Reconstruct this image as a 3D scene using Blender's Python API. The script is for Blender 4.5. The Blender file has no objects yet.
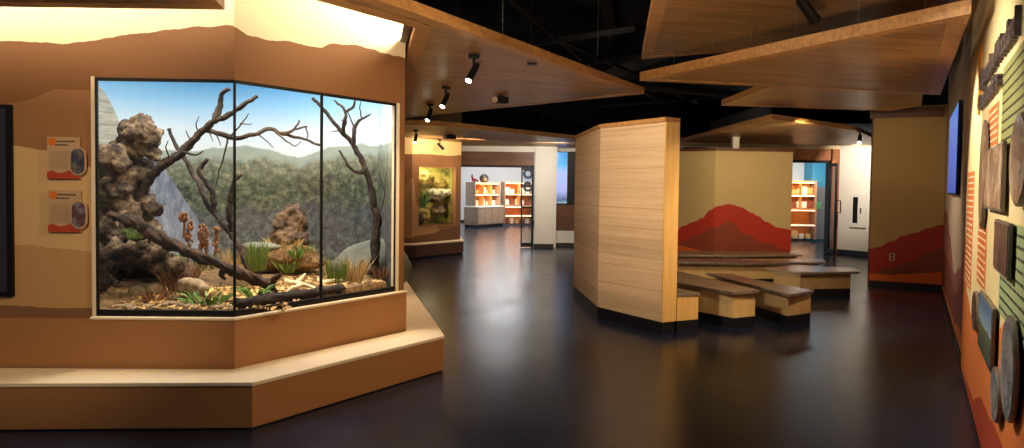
import bpy, bmesh, math, random
from mathutils import Vector, Matrix, noise
random.seed(7)
S = bpy.context.scene
COL = S.collection
# ------------------------------------------------------------------ camera model
FPX, CX, HY, EYE = 683.0, 512.0, 187.0, 1.5
PIT, ROL = math.atan(.0318), math.atan(.0128)
PY = HY + FPX*math.tan(PIT)/math.cos(ROL)
FW = Vector((0, math.cos(PIT), -math.sin(PIT))); UP0 = Vector((0, math.sin(PIT), math.cos(PIT))); RT0 = Vector((1, 0, 0))
RT = math.cos(ROL)*RT0 + math.sin(ROL)*UP0
UP = -math.sin(ROL)*RT0 + math.cos(ROL)*UP0
EYEP = Vector((0, 0, EYE))
def ray(x, y): return FW + (x-CX)/FPX*RT - (y-PY)/FPX*UP
def aty(x, y, Y):
    d = ray(x, y); return EYEP + d*(Y/d.y)
def atz(x, y, z):
    d = ray(x, y); p = EYEP + d*((z-EYE)/d.z); return (p.x, p.y)
cam = bpy.data.cameras.new('camera'); co = bpy.data.objects.new('camera', cam); COL.objects.link(co)
M = Matrix.Identity(4)
for i in range(3):
    M[i][0] = RT[i]; M[i][1] = UP[i]; M[i][2] = -FW[i]; M[i][3] = EYEP[i]
co.matrix_world = M
cam.sensor_width = 36; cam.lens = FPX/1024*36; cam.shift_y = -(224-PY)/1024; cam.clip_start = .05; cam.clip_end = 200
S.camera = co

# ------------------------------------------------------------------ materials
def srgb(r, g, b):
    f = lambda c: (c/255/12.92 if c/255 <= .04045 else ((c/255+.055)/1.055)**2.4)
    return (f(r), f(g), f(b), 1)
def new_mat(name):
    m = bpy.data.materials.new(name); m.use_nodes = True
    nt = m.node_tree; b = nt.nodes['Principled BSDF']
    return m, nt, b
def N(nt, t, **kw):
    n = nt.nodes.new(t)
    for k, v in kw.items(): setattr(n, k, v)
    return n
def plain(name, col, rough=.6, metal=0, var=.12, scale=30, bump=0, spec=None):
    m, nt, b = new_mat(name)
    tc = N(nt, 'ShaderNodeTexCoord'); no = N(nt, 'ShaderNodeTexNoise')
    no.inputs['Scale'].default_value = scale; no.inputs['Detail'].default_value = 4
    nt.links.new(tc.outputs['Object'], no.inputs['Vector'])
    r = N(nt, 'ShaderNodeMapRange'); r.inputs[3].default_value = 1-var; r.inputs[4].default_value = 1+var
    nt.links.new(no.outputs['Fac'], r.inputs[0])
    mx = N(nt, 'ShaderNodeMix', data_type='RGBA', blend_type='MULTIPLY'); mx.inputs[0].default_value = 1
    mx.inputs[6].default_value = col; nt.links.new(r.outputs[0], mx.inputs[7])
    nt.links.new(mx.outputs[2], b.inputs['Base Color'])
    b.inputs['Roughness'].default_value = rough; b.inputs['Metallic'].default_value = metal
    if spec is not None: b.inputs['Specular IOR Level'].default_value = spec
    if bump:
        bp = N(nt, 'ShaderNodeBump'); bp.inputs['Strength'].default_value = bump; bp.inputs['Distance'].default_value = .02
        nt.links.new(no.outputs['Fac'], bp.inputs['Height']); nt.links.new(bp.outputs[0], b.inputs['Normal'])
    return m
def emit(name, col, strength):
    m, nt, b = new_mat(name)
    b.inputs['Base Color'].default_value = (.02, .02, .02, 1)
    b.inputs['Emission Color'].default_value = col; b.inputs['Emission Strength'].default_value = strength
    return m
def wood(name, c1, c2, rot=0, sx=1.2, sy=28, rough=.45, boards=0, bump=.05, vertical=False, seam=.45):
    """grain stretched along a direction; boards = board width in metres (fine seams)"""
    m, nt, b = new_mat(name)
    tc = N(nt, 'ShaderNodeTexCoord'); mp = N(nt, 'ShaderNodeMapping'); mp.vector_type = 'TEXTURE'
    mp.inputs['Rotation'].default_value = (0, 0, rot)
    nt.links.new(tc.outputs['Object'], mp.inputs['Vector'])
    sc = N(nt, 'ShaderNodeMapping'); sc.inputs['Scale'].default_value = (sx, sy, sy) if not vertical else (sy, sy, sx)
    nt.links.new(mp.outputs[0], sc.inputs['Vector'])
    n1 = N(nt, 'ShaderNodeTexNoise'); n1.inputs['Scale'].default_value = 1; n1.inputs['Detail'].default_value = 6; n1.inputs['Roughness'].default_value = .65
    nt.links.new(sc.outputs[0], n1.inputs['Vector'])
    cr = N(nt, 'ShaderNodeValToRGB'); cr.color_ramp.elements[0].position = .33; cr.color_ramp.elements[1].position = .68
    cr.color_ramp.elements[0].color = c1; cr.color_ramp.elements[1].color = c2
    nt.links.new(n1.outputs['Fac'], cr.inputs[0])
    out = cr.outputs[0]
    if boards:
        sp = N(nt, 'ShaderNodeSeparateXYZ'); nt.links.new(mp.outputs[0], sp.inputs[0])
        ax = 'Z' if vertical == 'z' else 'Y'
        fr = N(nt, 'ShaderNodeMath', operation='PINGPONG'); fr.inputs[1].default_value = boards/2
        nt.links.new(sp.outputs[ax], fr.inputs[0])
        lt = N(nt, 'ShaderNodeMath', operation='LESS_THAN'); lt.inputs[1].default_value = .0035
        nt.links.new(fr.outputs[0], lt.inputs[0])
        # tone per board
        dv = N(nt, 'ShaderNodeMath', operation='DIVIDE'); dv.inputs[1].default_value = boards
        nt.links.new(sp.outputs[ax], dv.inputs[0])
        fl = N(nt, 'ShaderNodeMath', operation='ROUND'); nt.links.new(dv.outputs[0], fl.inputs[0])
        wn = N(nt, 'ShaderNodeTexWhiteNoise', noise_dimensions='1D'); nt.links.new(fl.outputs[0], wn.inputs['W'])
        mr = N(nt, 'ShaderNodeMapRange'); mr.inputs[3].default_value = .88; mr.inputs[4].default_value = 1.1
        nt.links.new(wn.outputs['Value'], mr.inputs[0])
        m1 = N(nt, 'ShaderNodeMix', data_type='RGBA', blend_type='MULTIPLY'); m1.inputs[0].default_value = 1
        nt.links.new(out, m1.inputs[6]); nt.links.new(mr.outputs[0], m1.inputs[7])
        m2 = N(nt, 'ShaderNodeMix', data_type='RGBA'); nt.links.new(lt.outputs[0], m2.inputs[0])
        nt.links.new(m1.outputs[2], m2.inputs[6]); m2.inputs[7].default_value = tuple(c*seam for c in c1[:3])+(1,)
        out = m2.outputs[2]
    nt.links.new(out, b.inputs['Base Color']); b.inputs['Roughness'].default_value = rough
    bp = N(nt, 'ShaderNodeBump'); bp.inputs['Strength'].default_value = bump; bp.inputs['Distance'].default_value = .005
    nt.links.new(n1.outputs['Fac'], bp.inputs['Height']); nt.links.new(bp.outputs[0], b.inputs['Normal'])
    return m
def mural(name, base, layers, s0, s1, rough=.75, var=.07, ztop=3.5, extra=None):
    """flat painted landscape: layers = [(profile [(s,z)..], colour)] painted one over the other; s,z come from the UV map in metres"""
    m, nt, b = new_mat(name)
    uv = N(nt, 'ShaderNodeUVMap'); sp = N(nt, 'ShaderNodeSeparateXYZ'); nt.links.new(uv.outputs[0], sp.inputs[0])
    t = N(nt, 'ShaderNodeMapRange'); t.inputs[1].default_value = s0; t.inputs[2].default_value = s1
    nt.links.new(sp.outputs['X'], t.inputs[0])
    no = N(nt, 'ShaderNodeTexNoise'); no.inputs['Scale'].default_value = 7; no.inputs['Detail'].default_value = 3
    nt.links.new(uv.outputs[0], no.inputs['Vector'])
    wob = N(nt, 'ShaderNodeMapRange'); wob.inputs[3].default_value = -.02; wob.inputs[4].default_value = .02
    nt.links.new(no.outputs['Fac'], wob.inputs[0])
    zz = N(nt, 'ShaderNodeMath', operation='ADD'); nt.links.new(sp.outputs['Y'], zz.inputs[0]); nt.links.new(wob.outputs[0], zz.inputs[1])
    zn = N(nt, 'ShaderNodeMath', operation='DIVIDE'); zn.inputs[1].default_value = ztop; nt.links.new(zz.outputs[0], zn.inputs[0])
    cur = None
    for prof, colr in layers:
        cr = N(nt, 'ShaderNodeValToRGB'); el = cr.color_ramp.elements
        cr.color_ramp.interpolation = 'EASE' if len(prof) > 2 else 'LINEAR'
        pts = [((s-s0)/(s1-s0), z/ztop) for s, z in prof]
        while len(el) < len(pts): el.new(.5)
        for e, (p, v) in zip(el, pts): e.position = min(max(p, 0), 1)
        for e, (p, v) in zip(list(el), pts): e.color = (v, v, v, 1)
        nt.links.new(t.outputs[0], cr.inputs[0])
        lt = N(nt, 'ShaderNodeMath', operation='LESS_THAN'); nt.links.new(zn.outputs[0], lt.inputs[0]); nt.links.new(cr.outputs[0], lt.inputs[1])
        mx = N(nt, 'ShaderNodeMix', data_type='RGBA'); nt.links.new(lt.outputs[0], mx.inputs[0])
        if cur is None: mx.inputs[6].default_value = base
        else: nt.links.new(cur, mx.inputs[6])
        mx.inputs[7].default_value = colr
        cur = mx.outputs[2]
    n2 = N(nt, 'ShaderNodeTexNoise'); n2.inputs['Scale'].default_value = 90; n2.inputs['Detail'].default_value = 3
    nt.links.new(uv.outputs[0], n2.inputs['Vector'])
    r = N(nt, 'ShaderNodeMapRange'); r.inputs[3].default_value = 1-var; r.inputs[4].default_value = 1+var; nt.links.new(n2.outputs['Fac'], r.inputs[0])
    mm = N(nt, 'ShaderNodeMix', data_type='RGBA', blend_type='MULTIPLY'); mm.inputs[0].default_value = 1
    if cur is None: mm.inputs[6].default_value = base
    else: nt.links.new(cur, mm.inputs[6])
    nt.links.new(r.outputs[0], mm.inputs[7]); nt.links.new(mm.outputs[2], b.inputs['Base Color'])
    b.inputs['Roughness'].default_value = rough
    return m
def glass_mat(name, tint=(1, 1, 1, 1)):
    m, nt, b = new_mat(name)
    out = nt.nodes['Material Output']; nt.nodes.remove(b)
    tr = N(nt, 'ShaderNodeBsdfTransparent'); tr.inputs[0].default_value = tint
    gl = N(nt, 'ShaderNodeBsdfGlossy'); gl.inputs['Roughness'].default_value = .01
    fr = N(nt, 'ShaderNodeFresnel'); fr.inputs[0].default_value = 1.45
    ge = N(nt, 'ShaderNodeNewGeometry'); ff = N(nt, 'ShaderNodeMath', operation='SUBTRACT'); ff.inputs[0].default_value = 1; nt.links.new(ge.outputs['Backfacing'], ff.inputs[1])
    fm = N(nt, 'ShaderNodeMath', operation='MULTIPLY'); nt.links.new(fr.outputs[0], fm.inputs[0]); nt.links.new(ff.outputs[0], fm.inputs[1])
    mx = N(nt, 'ShaderNodeMixShader'); nt.links.new(fm.outputs[0], mx.inputs[0]); nt.links.new(tr.outputs[0], mx.inputs[1]); nt.links.new(gl.outputs[0], mx.inputs[2])
    nt.links.new(mx.outputs[0], out.inputs[0])
    return m
def mottled(name, cols, scale=6, detail=8, rough=.85, bump=.5, dist=.03, stretch=(1, 1, 1)):
    m, nt, b = new_mat(name)
    tc = N(nt, 'ShaderNodeTexCoord'); mp = N(nt, 'ShaderNodeMapping'); mp.inputs['Scale'].default_value = stretch
    nt.links.new(tc.outputs['Object'], mp.inputs['Vector'])
    no = N(nt, 'ShaderNodeTexNoise'); no.inputs['Scale'].default_value = scale; no.inputs['Detail'].default_value = detail; no.inputs['Roughness'].default_value = .7
    nt.links.new(mp.outputs[0], no.inputs['Vector'])
    cr = N(nt, 'ShaderNodeValToRGB'); el = cr.color_ramp.elements
    while len(el) < len(cols): el.new(.5)
    for i, (e, c) in enumerate(zip(el, cols)): e.position = .25+.5*i/(len(cols)-1)
    for e, c in zip(list(el), cols): e.color = c
    nt.links.new(no.outputs['Fac'], cr.inputs[0]); nt.links.new(cr.outputs[0], b.inputs['Base Color'])
    b.inputs['Roughness'].default_value = rough
    bp = N(nt, 'ShaderNodeBump'); bp.inputs['Strength'].default_value = bump; bp.inputs['Distance'].default_value = dist
    nt.links.new(no.outputs['Fac'], bp.inputs['Height']); nt.links.new(bp.outputs[0], b.inputs['Normal'])
    return m

# ------------------------------------------------------------------ mesh builder
class MB:
    def __init__(s): s.bm = bmesh.new(); s.uv = s.bm.loops.layers.uv.new('UVMap')
    def face(s, pts, uvs=None):
        vs = [s.bm.verts.new(p) for p in pts]; f = s.bm.faces.new(vs)
        if uvs:
            for l, u in zip(f.loops, uvs): l[s.uv].uv = u
        return s
    def prism(s, poly, z0, z1):
        a = sum(poly[i][0]*poly[(i+1) % len(poly)][1]-poly[(i+1) % len(poly)][0]*poly[i][1] for i in range(len(poly)))
        if a < 0: poly = poly[::-1]
        lo = [s.bm.verts.new((x, y, z0)) for x, y in poly]; hi = [s.bm.verts.new((x, y, z1)) for x, y in poly]
        s.bm.faces.new(lo[::-1]); s.bm.faces.new(hi)
        n = len(poly); u = 0
        for i in range(n):
            j = (i+1) % n; L = math.dist(poly[i], poly[j])
            f = s.bm.faces.new((lo[i], lo[j], hi[j], hi[i]))
            for l, c in zip(f.loops, ((u, z0), (u+L, z0), (u+L, z1), (u, z1))): l[s.uv].uv = c
            u += L
        return s
    def strip(s, line, th, z0, z1, s0=0):
        """vertical wall along a polyline, thickness th to the LEFT of travel; UV = (distance, z) on both faces"""
        n = len(line); P = [Vector(p) for p in line]; off = []
        for i in range(n):
            d = []
            if i: d.append((P[i]-P[i-1]).normalized())
            if i < n-1: d.append((P[i+1]-P[i]).normalized())
            nn = Vector((0, 0))
            for e in d: nn += Vector((-e.y, e.x))
            nn.normalize(); k = nn.dot(Vector((-d[0].y, d[0].x))); off.append(P[i]+nn*th/max(k, .3))
        u = [s0]
        for i in range(1, n): u.append(u[-1]+(P[i]-P[i-1]).length)
        V = lambda p, z: (p.x, p.y, z)
        for i in range(n-1):
            U = ((u[i], z0), (u[i+1], z0), (u[i+1], z1), (u[i], z1))
            s.face([V(P[i], z0), V(P[i+1], z0), V(P[i+1], z1), V(P[i], z1)], U)
            s.face([V(off[i+1], z0), V(off[i], z0), V(off[i], z1), V(off[i+1], z1)], (U[1], U[0], U[3], U[2]))
            s.face([V(P[i], z1), V(P[i+1], z1), V(off[i+1], z1), V(off[i], z1)], ((u[i], z1), (u[i+1], z1), (u[i+1], z1), (u[i], z1)))
            s.face([V(P[i], z0), V(off[i], z0), V(off[i+1], z0), V(P[i+1], z0)], ((u[i], z0), (u[i], z0), (u[i+1], z0), (u[i+1], z0)))
        for i, rev in ((0, 1), (n-1, 0)):
            q = [V(P[i], z0), V(off[i], z0), V(off[i], z1), V(P[i], z1)]
            U = [(u[i], z0), (u[i], z0), (u[i], z1), (u[i], z1)]
            s.face(q[::-1] if rev else q, U[::-1] if rev else U)
        bmesh.ops.remove_doubles(s.bm, verts=s.bm.verts, dist=1e-5)
        return s
    def box(s, c, size, rz=0, rx=0, ry=0, bev=0):
        m = Matrix.Translation(c) @ Matrix.Rotation(rz, 4, 'Z') @ Matrix.Rotation(rx, 4, 'X') @ Matrix.Rotation(ry, 4, 'Y') @ Matrix.Diagonal((*size, 1))
        r = bmesh.ops.create_cube(s.bm, size=1, matrix=m)
        if bev:
            es = {e for v in r['verts'] for e in v.link_edges}
            bmesh.ops.bevel(s.bm, geom=list(es), offset=bev, segments=2, affect='EDGES')
        return s
    def cyl(s, c, r, h, axis='Z', seg=20, r2=None, mat=None, bev=0):
        R = {'Z': Matrix.Identity(4), 'X': Matrix.Rotation(math.pi/2, 4, 'Y'), 'Y': Matrix.Rotation(math.pi/2, 4, 'X')}[axis]
        m = Matrix.Translation(c) @ (mat if mat is not None else R)
        bmesh.ops.create_cone(s.bm, cap_ends=True, segments=seg, radius1=r, radius2=r if r2 is None else r2, depth=h, matrix=m)
        return s
    def ico(s, c, r, sub=3, sc=(1, 1, 1), amp=0, freq=3, seed=0):
        m = Matrix.Translation(c) @ Matrix.Diagonal((r*sc[0], r*sc[1], r*sc[2], 1))
        q = bmesh.ops.create_icosphere(s.bm, subdivisions=sub, radius=1, matrix=m)
        if amp:
            C = Vector(c)
            for v in q['verts']:
                d = (v.co-C); k = noise.fractal(v.co*freq+Vector((seed*7.3, seed*3.1, 0)), 1, 2, 4)
                v.co = C + d*(1+amp*k)
        return s
    def tube(s, pts, rad, seg=8, rough=0, cap=True):
        P = [Vector(p) for p in pts]; n = len(P); rings = []; a = None
        for i in range(n):
            t = (P[min(i+1, n-1)]-P[max(i-1, 0)]).normalized()
            if a is None:
                a = t.orthogonal().normalized()
            a = (a-t*a.dot(t)).normalized(); b = t.cross(a)
            r = rad[i] if isinstance(rad, (list, tuple)) else rad
            rg = []
            for k in range(seg):
                th = 2*math.pi*k/seg
                q = 1 + (rough*noise.fractal(Vector((P[i].x*16+math.cos(th)*1.8, P[i].y*16+math.sin(th)*1.8, P[i].z*16)), 1, 2, 3) if rough else 0)
                rg.append(s.bm.verts.new(P[i]+(a*math.cos(th)+b*math.sin(th))*r*q))
            rings.append(rg)
        for i in range(n-1):
            for k in range(seg):
                k2 = (k+1) % seg
                s.bm.faces.new((rings[i][k], rings[i][k2], rings[i+1][k2], rings[i+1][k]))
        if cap:
            s.bm.faces.new(rings[0][::-1]); s.bm.faces.new(rings[-1])
        return s
    def blade(s, base, tip, w, bend=.3):
        """one tapering leaf, bent"""
        b, t = Vector(base), Vector(tip); d = t-b
        side = d.cross(Vector((0, 0, 1)));  side = side.normalized() if side.length > 1e-6 else Vector((1, 0, 0))
        ph = random.uniform(0, 3.14); side = (side*math.cos(ph)+side.cross(d.normalized())*math.sin(ph))*w/2
        mid = b+d*.55+Vector((0, 0, d.length*bend*.3))
        v = [s.bm.verts.new(p) for p in (b-side*.7, b+side*.7, mid+side, mid-side, t)]
        s.bm.faces.new((v[0], v[1], v[2], v[3])); s.bm.faces.new((v[3], v[2], v[4]))
        return s
WL = {}
def smooth(pts, n=6):
    """Catmull-Rom through the points"""
    P = [Vector(p) for p in pts]; out = []
    for i in range(len(P)-1):
        p0, p1, p2, p3 = P[max(i-1, 0)], P[i], P[i+1], P[min(i+2, len(P)-1)]
        for k in range(n):
            t = k/n
            out.append(.5*((2*p1)+(p2-p0)*t+(2*p0-5*p1+4*p2-p3)*t*t+(3*p1-p0-3*p2+p3)*t**3))
    out.append(P[-1]); return out
def obj(name, mb, mat, parent=None, sm=False, bev=0, recalc=True, label=None, cat=None, group=None, kind=None):
    bm = mb.bm
    if recalc: bmesh.ops.recalc_face_normals(bm, faces=bm.faces)
    me = bpy.data.meshes.new(name)
    if parent is None:
        lo = [min(v.co[i] for v in bm.verts) for i in range(3)]; hi = [max(v.co[i] for v in bm.verts) for i in range(3)]
        org = Vector(((lo[0]+hi[0])/2, (lo[1]+hi[1])/2, lo[2]))
    else: org = WL[parent]
    bmesh.ops.translate(bm, verts=bm.verts, vec=-org)
    bm.to_mesh(me); bm.free()
    if sm:
        for p in me.polygons: p.use_smooth = True
    o = bpy.data.objects.new(name, me); COL.objects.link(o)
    for m in (mat if isinstance(mat, list) else [mat]): me.materials.append(m)
    if parent is None: o.location = org
    else: o.parent = parent
    WL[o] = Vector(org)
    if bev:
        md = o.modifiers.new('bevel', 'BEVEL'); md.width = bev; md.segments = 2; md.limit_method = 'ANGLE'
    tag(o, label, cat, group, kind)
    return o
def tag(o, label=None, cat=None, group=None, kind=None):
    for k, v in (('label', label), ('category', cat), ('group', group), ('kind', kind)):
        if v: o[k] = v
    return o
def thing(name, label, cat, loc, group=None, kind=None):
    o = bpy.data.objects.new(name, None); o.empty_display_size = .1; COL.objects.link(o); o.location = loc; WL[o] = Vector(loc)
    return tag(o, label, cat, group, kind)
def dup(root, loc, rz=0, label=None, group=None, sc=None):
    def cp(o, par):
        c = o.copy(); COL.objects.link(c)
        if par: c.parent = par
        for ch in o.children: cp(ch, c)
        return c
    r = cp(root, None); r.location = loc; r.rotation_euler = (0, 0, rz); WL[r] = Vector(loc)
    if sc: r.scale = (sc,)*3 if not isinstance(sc, tuple) else sc
    if label: r['label'] = label
    if group: r['group'] = group
    return r
class Frame:
    """plan frame: u along dir, v to the LEFT of it"""
    def __init__(s, o, d):
        s.o = Vector(o); s.d = Vector(d).normalized(); s.n = Vector((-s.d.y, s.d.x)); s.a = math.atan2(s.d.y, s.d.x)
    def __call__(s, u, v=0): p = s.o+s.d*u+s.n*v; return (p.x, p.y)
    def p3(s, u, v, z): p = s.o+s.d*u+s.n*v; return Vector((p.x, p.y, z))
    def box(s, mb, u0, u1, v0, v1, z0, z1, bev=0):
        return mb.box(s.p3((u0+u1)/2, (v0+v1)/2, (z0+z1)/2), (u1-u0, v1-v0, z1-z0), rz=s.a, bev=bev)
    def hit(s, x, y, v=0):
        """(u, z) where the view line through a photo point meets the vertical plane at offset v"""
        d = ray(x, y); o = s.o+s.n*v; t = o.dot(s.n)/(d.x*s.n.x+d.y*s.n.y)
        p = EYEP+d*t; return ((Vector((p.x, p.y))-o).dot(s.d), p.z)
def light(name, typ, loc, target, power, col=(1, .78, .52), size=.2, size_y=None, spot=60, blend=.6):
    L = bpy.data.lights.new(name, typ); L.energy = power; L.color = col
    o = bpy.data.objects.new(name, L); COL.objects.link(o); o.location = loc
    d = Vector(target)-Vector(loc); o.rotation_euler = d.to_track_quat('-Z', 'Y').to_euler()
    if typ == 'AREA':
        L.size = size
        if size_y: L.shape = 'RECTANGLE'; L.size_y = size_y
    if typ == 'SPOT': L.spot_size = math.radians(spot); L.spot_blend = blend; L.shadow_soft_size = size
    return o

# ------------------------------------------------------------------ shared materials
WARM = (1, .77, .52)
M_black = plain('matte black ceiling paint', srgb(9, 9, 12), .9, var=.3, scale=3)
M_metalblk = plain('black powder coated metal', srgb(11, 11, 12), .5, var=.1, spec=.3)
M_duct = plain('dark painted duct', srgb(13, 13, 17), .6, var=.2, scale=4)
M_basebrd = plain('black rubber baseboard', srgb(20, 21, 27), .45, var=.1)
M_white = plain('white painted wall', srgb(214, 208, 198), .8, var=.03)
M_cream = plain('cream painted wall', srgb(214, 190, 150), .8, var=.04)
M_plinth = plain('tan plaster plinth', srgb(162, 112, 66), .7, var=.05, scale=60, bump=.05)
M_plinthtop = plain('cream plinth top', srgb(230, 210, 178), .6, var=.05, scale=20)
M_brownpl = plain('brown plaster', srgb(160, 100, 58), .75, var=.05, scale=60, bump=.05)
M_glass = glass_mat('clear display glass')
M_glassdoor = glass_mat('door glass', (.86, .92, .95, 1))
M_steel = plain('brushed steel', srgb(120, 122, 126), .35, metal=1, var=.1)
M_wood_can = wood('slatted oak canopy', srgb(128, 90, 52), srgb(192, 146, 92), rot=math.radians(22), sx=1.0, sy=26, boards=.09, rough=.4)
M_wood_can2 = wood('slatted oak canopy far', srgb(126, 88, 50), srgb(190, 142, 88), rot=math.radians(12), sx=1.0, sy=26, boards=.09, rough=.4)
M_fascia = wood('oak fascia board', srgb(156, 108, 58), srgb(204, 152, 90), rot=math.radians(30), sx=3, sy=30, rough=.45)
M_ply = wood('pale bamboo plywood', srgb(204, 168, 126), srgb(222, 190, 150), sx=40, sy=1.2, rough=.5, boards=.215, bump=.03, vertical='z', seam=.8)
M_plyedge = wood('amber plywood end', srgb(206, 158, 90), srgb(222, 180, 112), sx=26, sy=2, rough=.5)
M_benchbox = wood('amber bench panel', srgb(194, 156, 98), srgb(212, 178, 122), sx=3, sy=9, rough=.5, vertical=True)
M_benchtop = wood('weathered grey oak bench top', srgb(78, 66, 58), srgb(140, 122, 108), rot=math.radians(120), sx=1.5, sy=22, rough=.27)
M_darkwood = wood('dark walnut panel', srgb(70, 38, 20), srgb(108, 62, 34), sx=1, sy=8, rough=.5)
M_redwood = wood('russet wood wall', srgb(128, 74, 40), srgb(168, 104, 60), sx=6, sy=6, rough=.5, vertical=True)

# floor: dark polished concrete
def floor_mat():
    m, nt, b = new_mat('dark polished concrete')
    tc = N(nt, 'ShaderNodeTexCoord')
    n1 = N(nt, 'ShaderNodeTexNoise'); n1.inputs['Scale'].default_value = 1.1; n1.inputs['Detail'].default_value = 7; n1.inputs['Roughness'].default_value = .7
    n2 = N(nt, 'ShaderNodeTexNoise'); n2.inputs['Scale'].default_value = 60; n2.inputs['Detail'].default_value = 4; n2.inputs['Roughness'].default_value = .8
    for n in (n1, n2): nt.links.new(tc.outputs['Object'], n.inputs['Vector'])
    cr = N(nt, 'ShaderNodeValToRGB'); e = cr.color_ramp.elements
    e[0].position = .35; e[0].color = srgb(14, 19, 32); e[1].position = .7; e[1].color = srgb(32, 40, 60)
    nt.links.new(n1.outputs['Fac'], cr.inputs[0])
    c2 = N(nt, 'ShaderNodeMapRange'); c2.inputs[1].default_value = .35; c2.inputs[2].default_value = .7; c2.inputs[3].default_value = .35; c2.inputs[4].default_value = 1.9
    nt.links.new(n2.outputs['Fac'], c2.inputs[0])
    mx = N(nt, 'ShaderNodeMix', data_type='RGBA', blend_type='MULTIPLY'); mx.inputs[0].default_value = 1
    nt.links.new(cr.outputs[0], mx.inputs[6]); nt.links.new(c2.outputs[0], mx.inputs[7])
    nt.links.new(mx.outputs[2], b.inputs['Base Color'])
    rr = N(nt, 'ShaderNodeMapRange'); rr.inputs[3].default_value = .15; rr.inputs[4].default_value = .30
    nt.links.new(n1.outputs['Fac'], rr.inputs[0]); nt.links.new(rr.outputs[0], b.inputs['Roughness'])
    b.inputs['Specular IOR Level'].default_value = .25
    bp = N(nt, 'ShaderNodeBump'); bp.inputs['Strength'].default_value = .09; bp.inputs['Distance'].default_value = .01
    nt.links.new(n2.outputs['Fac'], bp.inputs['Height']); nt.links.new(bp.outputs[0], b.inputs['Normal'])
    return m
obj('floor', MB().prism([(-7, -3), (13, -3), (13, 31), (-7, 31)], -.1, 0), floor_mat(), kind='structure')
obj('ceiling', MB().prism([(-7, -3), (13, -3), (13, 31), (-7, 31)], 4.4, 4.5), M_black, kind='structure')
obj('wall_outer', MB().prism([(12.8, -3), (13, -3), (13, 31), (12.8, 31)], 0, 4.4), M_black, kind='structure')
obj('wall_end_black', MB().prism([(-7, 30.8), (13, 30.8), (13, 31), (-7, 31)], 0, 4.4), M_black, kind='structure')

# ------------------------------------------------------------------ big vitrine: walls
VA, VB, VC, VE = (-2.71, 4.447), (-1.82, 4.47), (-.96, 5.656), (-.905, 5.73)
LF = Frame((-6, 4.40), (4.18, .07)); RF = Frame(VB, (VE[0]-VB[0], VE[1]-VB[1]))
SB = (Vector(VB)-Vector((-6, 4.36))).length
LW0 = (-6, 4.36)
LFR = Frame(LW0, (VB[0]+6, VB[1]-4.36))
def ls(x, y): return LFR.hit(x, y)
def rs(x, y): u, z = RF.hit(x, y); return (u+SB, z)
top = [(0, 2.41), ls(0, 41), ls(62, 43), ls(88, 41), ls(140, 33), ls(200, 27), ls(232, 25), rs(249, 36), rs(268, 40), rs(290, 41), rs(319, 48), rs(335, 43), rs(359, 46), rs(404, 58)]
p2 = [(0, 1.9), ls(0, 106), ls(13, 102), ls(58, 90), ls(96, 90), ls(98, 330)]
p3 = [(0, 1.75), ls(14, 146), ls(50, 151), ls(95, 168), ls(98, 330)]
p4 = [(0, 1.1), ls(14, 244), ls(50, 247), ls(95, 252), ls(98, 330)]
p5 = [(0, .72), ls(14, 305), ls(60, 309), ls(95, 308), ls(110, 311), (SB+1.6, .66)]
C_br = srgb(130, 86, 46)
M_leftwall = mural('layered canyon mural left', srgb(232, 212, 170),
    [(top, C_br), (p2, srgb(154, 108, 66)), (p3, srgb(208, 170, 118)), (p4, srgb(186, 144, 92)), (p5, srgb(130, 88, 56))], 0, SB+1.65)
P0 = LW0
wl = MB()
wl.strip([P0, VB, VE], .10, 2.175, 4.0)                       # header above the glass
wl.strip([P0, VB, VE], .10, 0, .60)                           # below the glass
wl.strip([P0, VA], .02, .60, 2.175)                           # solid wall beside the glass
uC = SB+RF.hit(396, 200)[0]
wl.strip([VC, VE], .02, .60, 2.175, s0=uC)
obj('wall_left', wl, M_leftwall, kind='structure')
obj('wall_side', MB().strip([VE, (-2.15, 10.8)], .03, 0, 4.0), M_brownpl, kind='structure')
# projecting dado below the glass with a light sill
dado = MB().strip([LFR(0, 0), VB, VE], -.035, .285, .607)
obj('trim_1', dado, M_plinth, kind='structure')
sill = MB().strip([LFR(3.27, 0), VB, VE], -.045, .605, .622)
obj('trim_2', sill, M_plinthtop, kind='structure', bev=.004)
# stepped plinth
pt = thing('display_plinth', 'tan angled step with a cream top running round the foot of the big diorama case', 'plinth', (-1.6, 4.3, 0))
out = [(-6, 3.87), (-1.57, 4.13), (-.54, 5.5), (-1.75, 10.3)]
inn = [(-2.15, 10.3), (-.87, 5.66), (-1.81, 4.42), (-6, 4.3)]
def inset(line, d):
    P = [Vector(p) for p in line]; r = []
    for i, p in enumerate(P):
        ds = [(P[j+1]-P[j]).normalized() for j in (i-1, i) if 0 <= j < len(P)-1]
        n = sum((Vector((-e.y, e.x)) for e in ds), Vector((0, 0))).normalized()
        r.append(tuple(p+n*d/max(n.dot(Vector((-ds[0].y, ds[0].x))), .4)))
    return r
obj('riser', MB().prism(out+inn, .010, .265), M_plinth, pt)
obj('tread', MB().prism(inset(out, -.006)+inn, .265, .29), M_plinthtop, pt, bev=.004)
obj('toe_kick', MB().prism(inset(out, .015)+inn, 0, .010), M_basebrd, pt)

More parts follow.
